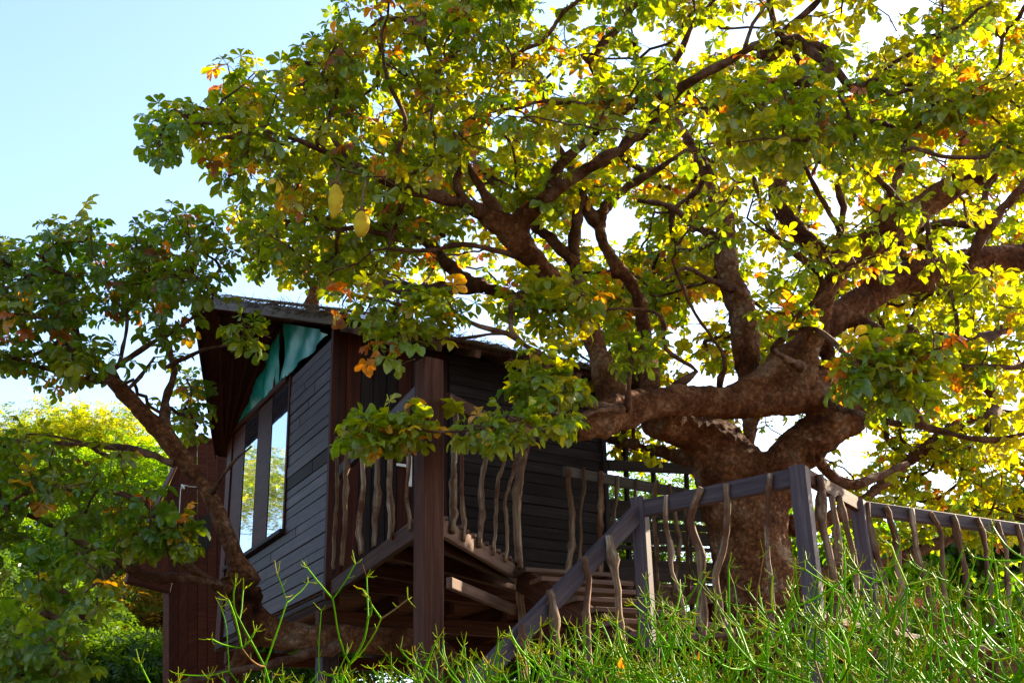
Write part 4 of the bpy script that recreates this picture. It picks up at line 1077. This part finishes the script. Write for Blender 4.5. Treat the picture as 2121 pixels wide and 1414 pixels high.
# ---- the second baobab, whose trunk creeps out from under the house
small = Tree()
LF = .66
SD = 11.2
for pts in (
    [(1000, 1480, SD + .6, 120), (900, 1350, SD + .5, 105), (760, 1325, SD + .3, 92), (640, 1318, SD + .1, 92), (560, 1310, SD, 105), (515, 1275, SD - .1, 100), (500, 1215, SD - .15, 86), (480, 1135, SD - .2, 62), (440, 1040, SD - .3, 56), (400, 980, SD - .35, 56), (360, 925, SD - .4, 64), (330, 888, SD - .45, 72), (280, 838, SD - .5, 58), (222, 775, SD - .6, 46), (180, 735, SD - .7, 26), (135, 715, SD - .75, 18)],
    [(470, 1400, SD - .1, 50), (510, 1340, SD - .05, 70), (515, 1275, SD - .1, 80)],
    [(700, 1335, SD + .1, 40), (560, 1375, SD - .2, 26), (420, 1402, SD - .4, 20), (300, 1440, SD - .6, 14)],
    [(230, 785, SD - .6, 30), (184, 771, SD - .65, 24), (160, 690, SD - .7, 18), (145, 610, SD - .75, 14), (122, 540, SD - .8, 12)],
    [(212, 782, SD - .6, 22), (254, 750, SD - .7, 17), (336, 697, SD - .9, 14), (389, 665, SD - 1, 12), (440, 620, SD - 1.1, 9)],
    [(340, 890, SD - .45, 40), (343, 830, SD - .4, 25), (360, 771, SD - .3, 22), (343, 700, SD - .3, 20), (340, 655, SD - .3, 19), (389, 594, SD - .3, 16), (400, 548, SD - .3, 14), (413, 502, SD - .3, 11), (437, 465, SD - .3, 9)],
    [(215, 790, SD - .6, 22), (150, 780, SD - .8, 14), (60, 752, SD - 1.1, 12), (-20, 728, SD - 1.3, 10), (-120, 700, SD - 1.5, 8)],
    [(247, 755, SD - .65, 14), (262, 683, SD - .5, 10), (262, 625, SD - .4, 8)],
    [(250, 820, SD - .5, 16), (290, 780, SD - .2, 12), (320, 740, SD, 8)],
    [(500, 1225, SD - .2, 60), (459, 1221, SD - .3, 42), (400, 1178, SD - .5, 34), (358, 1143, SD - .6, 30), (335, 1090, SD - .7, 26), (303, 1037, SD - .8, 28), (275, 1030, SD - .85, 26), (223, 1017, SD - .9, 18), (120, 1012, SD - 1.1, 13), (0, 992, SD - 1.3, 9), (-100, 985, SD - 1.4, 7)],
    [(430, 1200, SD - .4, 36), (383, 1195, SD - .5, 36), (330, 1198, SD - .6, 34), (279, 1185, SD - .75, 34), (245, 1163, SD - .85, 28), (215, 1143, SD - .95, 20), (160, 1118, SD - 1.05, 16), (80, 1075, SD - 1.2, 13), (0, 1050, SD - 1.3, 10), (-100, 1030, SD - 1.4, 8)],
    [(360, 960, SD - .4, 26), (320, 945, SD - .3, 22), (279, 928, SD - .2, 20), (240, 926, SD - .1, 20), (180, 920, SD, 15), (100, 918, SD, 10), (-20, 905, SD, 8)],
    [(279, 928, SD - .2, 18), (225, 945, SD - .3, 16), (170, 915, SD - .5, 10), (90, 900, SD - .7, 8)],
    [(250, 1165, SD - .85, 18), (215, 1200, SD - 1.0, 8), (130, 1240, SD - 1.2, 6)],
    [(440, 1020, SD - .4, 14), (480, 960, SD - .9, 9), (520, 925, SD - 1.2, 6)],
    [(345, 760, SD - .3, 16), (420, 725, SD - .7, 10), (480, 712, SD - 1.0, 9), (530, 690, SD - 1.2, 7), (562, 700, SD - 1.3, 4)],
):
    small.add_limb(pts)
sh = [(285, 690, 46), (250, 830, 40), (400, 840, 34), (430, 760, 30), (120, 850, 36), (310, 960, 30), (420, 880, 30), (205, 690, 20), (60, 700, 24)]
st = zone([(-200, 480), (0, 500), (60, 520), (110, 455), (190, 450), (215, 500), (245, 540), (285, 430), (360, 415), (420, 430), (470, 440), (490, 540), (440, 575), (385, 600), (330, 640), (240, 610), (160, 620), (60, 640), (-200, 640)], 9.4, 11.2, 130)
st += zone([(-200, 640), (60, 640), (300, 620), (400, 640), (385, 690), (370, 740), (250, 740), (120, 800), (40, 800), (-200, 760)], 9.6, 11.4, 75, sh)
st += zone([(-200, 880), (0, 890), (200, 900), (330, 940), (300, 1010), (380, 1080), (340, 1140), (220, 1120), (100, 1060), (-200, 1060)], 9.4, 11.4, 52, sh)
st += zone([(300, 1060), (390, 1070), (390, 1130), (300, 1150), (250, 1120)], 9.8, 10.2, 14)
st += zone([(-150, 1060), (60, 1090), (200, 1160), (250, 1260), (120, 1300), (-150, 1250)], 9.2, 10.6, 24)
st += zone([(370, 790), (408, 750), (425, 880), (380, 890)], 12.5, 14, 12)
st += zone([(480, 655), (540, 650), (530, 690), (490, 690)], 9.6, 9.9, 3)
st += zone([(0, 1300), (200, 1330), (240, 1400), (0, 1430)], 8.2, 9.4, 26)
small.grow(np.array(st), step=.12)
leaner = thing('baobab_tree', V(*atY(760, 1325, SD + .3)[:2], 1.4), 'smaller baobab with a knotted trunk creeping from under the house and leaning left', 'tree')
bl = atY(505, 1215, SD - .3)
trunk_mesh('trunk', small.limbs, leaner, M['bark'], voxel=.025, smooth=4, lump=.025, lumps=[(bl, .17, .3), (atY(500, 1290, SD - .4), .16, .3)])
o = tube_obj('twigs', small.finish(), M['bark_small'], leaner, sides=5, caps=False); o['kind'] = 'stuff'
GL = GREENS * V(.72, .82, 1.0)
nl_ = rosettes(small.tips(), (5, 8), .92, .12, GL)
keep = leaf_objects(*nl_, leaner, M['leaf'])
leaf_cloud('foliage', *[a[keep] for a in nl_], HANDS, leaner, M['leaf'])

# ------------------------------------------------------------------ baobab fruits
def fruit(top, mid, bot, wpx, Y, label, stalk):
    A, B = atY(*top, Y), atY(*bot, Y); L = np.linalg.norm(A - B); r = wpx / 2 / FPX * np.linalg.norm(A - CAM)
    f = thing('baobab_fruit', A, label, 'fruit', 'baobab fruits')
    t = np.linspace(0, 1, 15); prof = np.sin(np.pi * np.clip(t, .012, .988)) ** .55 * (1 - .08 * (t - .5))
    o = tube_obj('pod', [(A + (B - A) * t[:, None] + np.outer(np.sin(t * 3.1) * .008, V(1, 0, 0)), r * prof)], M['fruit'], f, sides=16, wob=.02)
    S0 = [atY(*p, Y) for p in stalk]
    tube_obj('stalk', [(catmull(S0 + [A - UP * .01], .05), np.full(len(catmull(S0 + [A - UP * .01], .05)), .009))], M['stalk'], f, sides=6)
    ch = []
    for k in range(5):
        a = k * 1.257 + .3; d = V(math.cos(a), math.sin(a), 0)
        ch.append((np.array([A + UP * .004, A + d * .03 + UP * .005, A + d * .055 + UP * .018]), np.array([.012, .014, .004])))
    tube_obj('calyx', ch, M['stalk'], f, sides=4)
fruit((695, 381), None, (691, 452), 30, 8.55, 'long velvety yellow-green baobab fruit hanging upper left', [(702, 340), (700, 362)])
fruit((748, 437), None, (746, 492), 34, 8.6, 'short egg-shaped baobab fruit hanging on a long stalk, right of the pair', [(757, 370), (752, 400)])

# ------------------------------------------------------------------ cord hanging on the left tree
cordt = thing('hanging_cord', atY(376, 1006, 10.3), 'thin pale cord hanging from a limb of the leaning tree', 'cord')
tube_obj('cord', [(catmull([atY(408, 1008, 10.5), atY(390, 1007, 10.4), atY(376, 1006, 10.3), atY(372, 1050, 10.3), atY(368, 1110, 10.3)], .05), np.full(len(catmull([atY(408, 1008, 10.5), atY(390, 1007, 10.4), atY(376, 1006, 10.3), atY(372, 1050, 10.3), atY(368, 1110, 10.3)], .05)), .004))], M['cord'], cordt, sides=5)
tube_obj('knot', [(np.array([atY(376, 1003, 10.3), atY(379, 1007, 10.3), atY(382, 1012, 10.3)]), np.array([.008, .016, .006]))], M['cord'], cordt, sides=7)

# ------------------------------------------------------------------ pencil bush (leafless green branching stems)
M['pencil'] = None
def pencil_mat():
    m, nt, o = new_mat('pencil_stem'); L = nt.links.new
    at = nt.nodes.new('ShaderNodeAttribute'); at.attribute_name = 'lc'
    b = nt.nodes.new('ShaderNodeBsdfPrincipled'); b.inputs['Roughness'].default_value = .45; b.inputs['Specular IOR Level'].default_value = .03
    tc = nt.nodes.new('ShaderNodeTexCoord'); n = nt.nodes.new('ShaderNodeTexNoise'); n.inputs['Scale'].default_value = 9; n.inputs['Detail'].default_value = 4; L(tc.outputs['Object'], n.inputs['Vector'])
    rr = ramp(nt, [(.3, (.7, .75, .7)), (.7, (1.25, 1.15, 1.0))]); L(n.outputs['Fac'], rr.inputs[0])
    c = mixc(nt, 'MULTIPLY', 1.0); L(at.outputs['Color'], c.inputs[6]); L(rr.outputs[0], c.inputs[7])
    L(c.outputs[2], b.inputs['Base Color'])
    b.inputs['Subsurface Weight'].default_value = 0.0
    t = nt.nodes.new('ShaderNodeBsdfTranslucent'); L(c.outputs[2], t.inputs['Color'])
    ms = nt.nodes.new('ShaderNodeMixShader'); ms.inputs[0].default_value = .22; L(b.outputs[0], ms.inputs[1]); L(t.outputs[0], ms.inputs[2])
    L(ms.outputs[0], o.inputs['Surface'])
    return m
M['pencil'] = pencil_mat()
def pencil_chains(base, height, seed, lean=V(0, 0, 0), stems=5, spread=.5, ratio=1.0):
    rs = np.random.default_rng(seed); out = []; sid = [0]
    top = base[2] + height
    def go(p, d, L, r, lev, maxlev):
        n = 5; side = norm(rs.normal(size=3)) * .11
        P = [p]; dd = d
        for k in range(n):
            dd = norm(dd + V(0, 0, .14 if lev else .06) + side + rs.normal(size=3) * .05)
            P.append(P[-1] + dd * L / n)
        P = np.array(P); out.append((P, np.linspace(r, r * .84, n + 1), lev, sid[0]))
        e = P[-1]
        if lev >= 1:
            for k in range(rs.integers(0, 3)):
                q0 = P[rs.integers(1, n)]; q = norm(dd * .4 + rs.normal(size=3) * .9); l = .02 + .03 * rs.random()
                out.append((np.array([q0, q0 + q * l * .6, q0 + q * l + V(0, 0, .006)]), np.array([r * .42, r * .34, r * .22]), 9, 0))
        if lev >= maxlev or e[2] > top - .03:
            for k in range(rs.integers(3, 6)):
                q = norm(dd * .8 + rs.normal(size=3) * .75); l = .025 + .035 * rs.random()
                out.append((np.array([e, e + q * l * .6, e + q * l + V(0, 0, .006)]), np.array([r * .5, r * .42, r * .25]), 9, 0))
            return
        m = 2 if rs.random() < .7 else 3
        ph = rs.random() * 6.28; s1 = norm(np.cross(dd, V(.31, .22, .4))); s2 = np.cross(dd, s1)
        for k in range(m):
            a = ph + k * 6.28 / m + rs.normal() * .25; sp = R(rs.uniform(30, 80))
            nd = norm(dd * math.cos(sp) + (s1 * math.cos(a) + s2 * math.sin(a)) * math.sin(sp))
            room = max(.10, (top - e[2]))
            go(e, nd, min(L * rs.uniform(.6, 1.0), room * rs.uniform(.6, 1.1) + .07), r * .87, lev + 1, maxlev)
    for k in range(stems):
        a = rs.random() * 6.28; d = norm(V(math.cos(a) * spread * .6, math.sin(a) * spread * .6, 1) + lean)
        b0 = base + V(math.cos(a), math.sin(a), 0) * .35 * rs.random()
        Lb = max(.2, height - rs.uniform(.55, .95)); e = b0 + d * Lb
        P = catmull([b0, b0 + d * Lb * .5 + rs.normal(size=3) * .04, e], .2)
        sid[0] = k; out.append((P, np.full(len(P), .0085 * ratio), 0, k))
        m = rs.integers(2, 5); ph = rs.random() * 6.28
        for q in range(m):
            a = ph + q * 6.28 / m; sp = R(rs.uniform(25, 60))
            go(e, norm(V(math.cos(a) * math.sin(sp), math.sin(a) * math.sin(sp), math.cos(sp))), min(rs.uniform(.28, .56), max(.16, (top - e[2]) * rs.uniform(.55, .95))), .0054 * ratio * rs.uniform(.75, 1.2), 1, 3 if rs.random() < .5 else 4)
    return out
def pencil_bush(base, height, seed, label, stems=5, spread=.5, lean=V(0, 0, 0), ratio=1.0, group='pencil bushes along the stairs'):
    t = thing('pencil_bush', base, label, 'bush', group)
    ch = pencil_chains(np.asarray(base, float), height, seed, lean, stems, spread, ratio)
    groups = [('stem', [c for c in ch if c[2] in (0, 1, 2) and c[3] == k]) for k in range(stems)] + [('branches', [c for c in ch if c[2] > 2])]
    for nm, sub in groups:
        if not sub: continue
        sd_ = 5 if nm == 'stem' else 4
        v_, q, tt, bc = tubes([(c[0], c[1]) for c in sub], sd_, False)
        cols = []
        for p, r, l, _ in sub:
            c = np.array((.068, .215, .0003)) if l < 3 else np.array((.095, .26, .0003))
            if l == 9: c = np.array((.2, .28, .001))
            c = c * (.6 + .75 * rng.random())
            if rng.random() < .12: c = c * V(1.9, 1.05, .8)
            if rng.random() < .04: c = np.array((.16, .09, .035))
            cols.append(np.repeat(c[None], len(p) * sd_, 0))
        cc = np.vstack(cols)
        me = mesh_np(nm, v_ - np.asarray(base), [q, tt], True, {'lc': ('FLOAT_COLOR', np.hstack([cc, np.ones((len(cc), 1))]))})
        o = link(nm, me, t, M['pencil'])
        if nm == 'branches': o['kind'] = 'stuff'
    return len(ch)
BUSH = [  # pixel of the crown's top, distance, label
    (775, 1215, 5.6, 3, .62, 'tall bare-stemmed pencil bush standing alone in front of the balcony'),
    (470, 1375, 5.4, 4, .5, 'leftmost low pencil bush with pale tips below the leaning tree'),
    (560, 1370, 5.3, 4, .5, 'low pencil bush second from the left, under the house'),
    (660, 1385, 5.2, 4, .6, 'low pencil bush at the foot of the tall one'),
    (850, 1350, 5.4, 5, .6, 'pencil bush at the foot of the corner post'),
    (960, 1310, 5.6, 5, .6, 'pencil bush at the lower end of the handrail'),
    (1060, 1290, 5.3, 5, .6, 'pencil bush before the sloping handrail, near its foot'),
    (1190, 1240, 5.5, 6, .6, 'pencil bush before the middle of the sloping handrail'),
    (1290, 1225, 5.9, 6, .6, 'pencil bush left of the landing post'),
    (1380, 1215, 5.3, 6, .6, 'pencil bush right of the landing post'),
    (1480, 1200, 5.7, 6, .6, 'pencil bush below the middle of the landing'),
    (1570, 1175, 5.2, 6, .6, 'pencil bush in front of the baobab trunk'),
    (1660, 1170, 5.6, 6, .6, 'pencil bush at the tallest landing post'),
    (1745, 1120, 5.0, 6, .55, 'upright pencil bush between the two right posts'),
    (1830, 1170, 5.5, 6, .6, 'pencil bush below the start of the right rail'),
    (1920, 1150, 5.1, 6, .6, 'pencil bush below the middle of the right rail'),
    (2010, 1110, 5.5, 6, .6, 'pencil bush below the end of the right rail'),
    (2100, 1060, 4.9, 6, .6, 'tallest pencil bush at the right edge'),
    (2220, 1080, 5.4, 6, .6, 'pencil bush beyond the right edge'),
    (1250, 1340, 4.6, 6, .8, 'near pencil bush in front of the stair, low in the picture'),
    (1430, 1330, 4.5, 6, .8, 'near pencil bush in front of the landing, low in the picture'),
    (1620, 1310, 4.4, 6, .8, 'near pencil bush in front of the trunk, low in the picture'),
    (1800, 1290, 4.3, 6, .8, 'near pencil bush at lower right with long arching stems'),
    (1980, 1280, 4.2, 6, .8, 'near pencil bush at lower right beside the corner'),
    (2130, 1260, 4.3, 6, .8, 'near pencil bush in the lower right corner'),
]
tot = 0
for i, (px, py, Y, stems, sp, lab) in enumerate(BUSH):
    T = atY(px, py + (45 if i == 0 else 70 if i < 4 else 62 if i < 6 else 85 if i < 13 else 70 if i < 19 else 60), Y); stems = 2 if i < 19 else 4; g = ground_z(T[0], T[1])
    b = V(T[0], T[1], g - .05)
    if i == 0: stems, sp = 1, .1
    tot += pencil_bush(b, T[2] - b[2], 500 + i, lab, stems, sp * .8)
print('pencil chains', tot)
# dry leaves fallen into the bush
for k, (px, py, Y, lab) in enumerate([(1118, 1356, 4.9, 'orange dry leaf caught in the bush before the handrail foot'), (1288, 1360, 4.7, 'curled orange dry leaf caught in the bush below the landing post'), (1447, 1343, 4.7, 'brown dry leaf caught in the bush below the landing'),
                                      (1727, 1362, 4.6, 'tan dry leaf caught in the bush before the tallest post'), (1795, 1330, 4.7, 'orange dry leaf caught between the two right posts'), (2112, 1325, 4.3, 'orange dry leaf in the bush at the right edge')]):
    hv_, hf, ht = HANDS[k]
    sel = np.arange(9 if False else len(hv_))
    n0 = int(ht.sum()); lf = hv_[n0:n0 + 18] - hv_[n0 + 1]; ff = hf[(hf >= n0).all(1) & (hf < n0 + 18).all(1)] - n0
    rm = np.array(Matrix.Rotation(rng.random() * 6, 3, 'Z') @ Matrix.Rotation(1.1 + rng.random(), 3, 'X') @ Matrix.Rotation(rng.random() * 3, 3, 'Y'))
    c = DRY[k % 3] * .9
    me = mesh_np('dry_leaf', lf @ rm.T * .5, [ff], True, {'lc': ('FLOAT_COLOR', np.tile(np.append(c, 1), (len(lf), 1)))})
    o = link('dry_leaf', me, None, M['leaf']); o.location = atY(px, py, Y); tag(o, lab, 'leaf', 'dry leaves in the bush')

# ------------------------------------------------------------------ trees further off
def spray(seed, n):
    """a feathery twig: pairs of narrow leaflets"""
    rs = np.random.default_rng(seed); vs, fs = [], []
    for k in range(n):
        t = (k + .5) / n; s = 1 if k % 2 else -1
        b = np.array([t * .42, 0, -.1 * t * t]); d = norm(np.array([.5, s * .9, .12 + rs.normal() * .25])); L = .13 * (1.1 - .5 * t) * (.8 + .4 * rs.random()); w = norm(np.array([.9, -s * .5, rs.normal() * .3])) * L * .2
        i = len(vs); vs += [b, b + d * L * .5 + w, b + d * L, b + d * L * .5 - w]; fs.append([i, i + 1, i + 2, i + 3])
    return np.array(vs), np.array(fs), np.zeros(len(vs), bool)
SPRAYS = [spray(40 + k, 14) for k in range(6)]
BROAD = HANDS_FAR
def far_tree(px, py, Y, rx, rz, n, cols, label, kind, seed, trunk_px=None):
    """crown centre at the pixel, radii in metres"""
    rs = np.random.default_rng(seed)
    C = atY(px, py, Y); bx = atY(trunk_px or px, py, Y)
    g = ground_z(bx[0], bx[1])
    t = thing('background_tree', V(bx[0], bx[1], g), label, 'tree', 'trees behind the tree house')
    lobes = [C + V(rs.normal() * rx * .5, rs.normal() * rx * .5, rs.normal() * rz * .45) for _ in range(9)]
    ch = [(catmull([V(bx[0], bx[1], g - .2), V(bx[0] + rs.normal() * .3, bx[1], g + (C[2] - g) * .45), C - UP * rz * .2], .4), None)]
    ch = [(p, np.linspace(.22, .06, len(p))) for p, _ in ch]
    for l in lobes:
        a = ch[0][0][int(len(ch[0][0]) * rs.uniform(.45, .95))]
        p = catmull([a, (a + l) / 2 + V(0, 0, -.2) + rs.normal(size=3) * .2, l], .3); ch.append((p, np.linspace(.06, .012, len(p))))
        for q in range(5):
            e = l + rs.normal(size=3) * V(rx, rx, rz) * .3; p2 = catmull([p[len(p) // 2], (p[len(p) // 2] + e) / 2 + rs.normal(size=3) * .15, e], .3); ch.append((p2, np.linspace(.022, .006, len(p2))))
    tube_obj('trunk', ch, M['bark_far'], t, sides=6, caps=False)
    O = []
    while len(O) < n:
        l = lobes[rs.integers(9)]; d = norm(rs.normal(size=3)) * rs.random() ** .45
        O.append(l + d * V(rx, rx, rz) * .52)
    O = np.array(O); m = len(O)
    f = rs.normal(size=(m, 3)); f[:, 2] = f[:, 2] * .5 - .25; f /= np.linalg.norm(f, axis=1, keepdims=True)
    upv = rs.normal(size=(m, 3)) * .45 + V(0, 0, 1); sd = np.cross(upv, f); sd /= np.linalg.norm(sd, axis=1, keepdims=True); upv = np.cross(f, sd)
    RM = np.stack([f, sd, upv], 2); S = (1.0 if kind == 'feather' else 1.35) * (.7 + .6 * rs.random(m))
    cc = np.asarray(cols)[rs.integers(len(cols), size=m)] * (.7 + .6 * rs.random(m))[:, None]
    o = leaf_cloud('crown', O, RM, S, cc, SPRAYS if kind == 'feather' else BROAD, t, M['leaf_far']); del o['kind']
YG = [(.18, .26, .008), (.24, .28, .01), (.13, .22, .008), (.22, .24, .01)]
MG = [(.09, .2, .006), (.12, .23, .008), (.06, .16, .008), (.15, .24, .008)]
DG = [(.03, .075, .012), (.045, .10, .014), (.055, .12, .016)]
for a in (
    (60, 960, 36, 4.1, 2.6, 3600, YG, 'yellow-green feathery tree at the left edge, upper one', 'feather', 1),
    (250, 985, 38, 3.4, 2.1, 2800, YG, 'yellow-green feathery tree behind the forked limb', 'feather', 2),
    (110, 1130, 29, 3.3, 2.0, 3600, MG, 'bright green feathery tree below the left limbs', 'feather', 3),
    (270, 1180, 31, 3.0, 2.1, 3000, MG, 'bright green feathery tree left of the red lean-to', 'feather', 4),
    (20, 1290, 22, 2.5, 1.6, 2800, DG, 'dark green tree in the lower left corner', 'feather', 5),
    (240, 1330, 25, 2.3, 1.5, 2200, [(.2, .14, .03), (.1, .13, .02), (.05, .1, .015), (.28, .16, .03)], 'tree with yellowing leaves low behind the lean-to', 'feather', 6),
    (650, 1290, 24, 3.0, 1.5, 2200, DG, 'dark tree seen through the gap under the house', 'feather', 7),
    (960, 1330, 23, 3.0, 1.4, 2200, DG, 'dark tree behind the balcony posts', 'feather', 8),
    (1280, 1290, 24, 3.0, 1.6, 2200, DG, 'dark tree behind the stair', 'feather', 9),
    (1760, 1190, 22, 2.2, 1.5, 1500, MG, 'green tree behind the two right posts', 'broad', 10),
    (1960, 1160, 24, 2.6, 1.6, 1900, MG, 'green tree behind the right rail', 'broad', 11),
    (2110, 1120, 21, 2.0, 1.5, 1500, [(.04, .10, .015), (.06, .13, .02), (.03, .085, .012)], 'dark green tree behind the end of the right rail', 'broad', 12),
    (1880, 1330, 18, 2.6, 1.0, 1500, MG, 'low green tree behind the bush at lower right', 'broad', 13),
):
    a = list(a); a[5] = int(a[5] * (2.2 if a[8] == 'feather' else 1.4)); far_tree(*a)
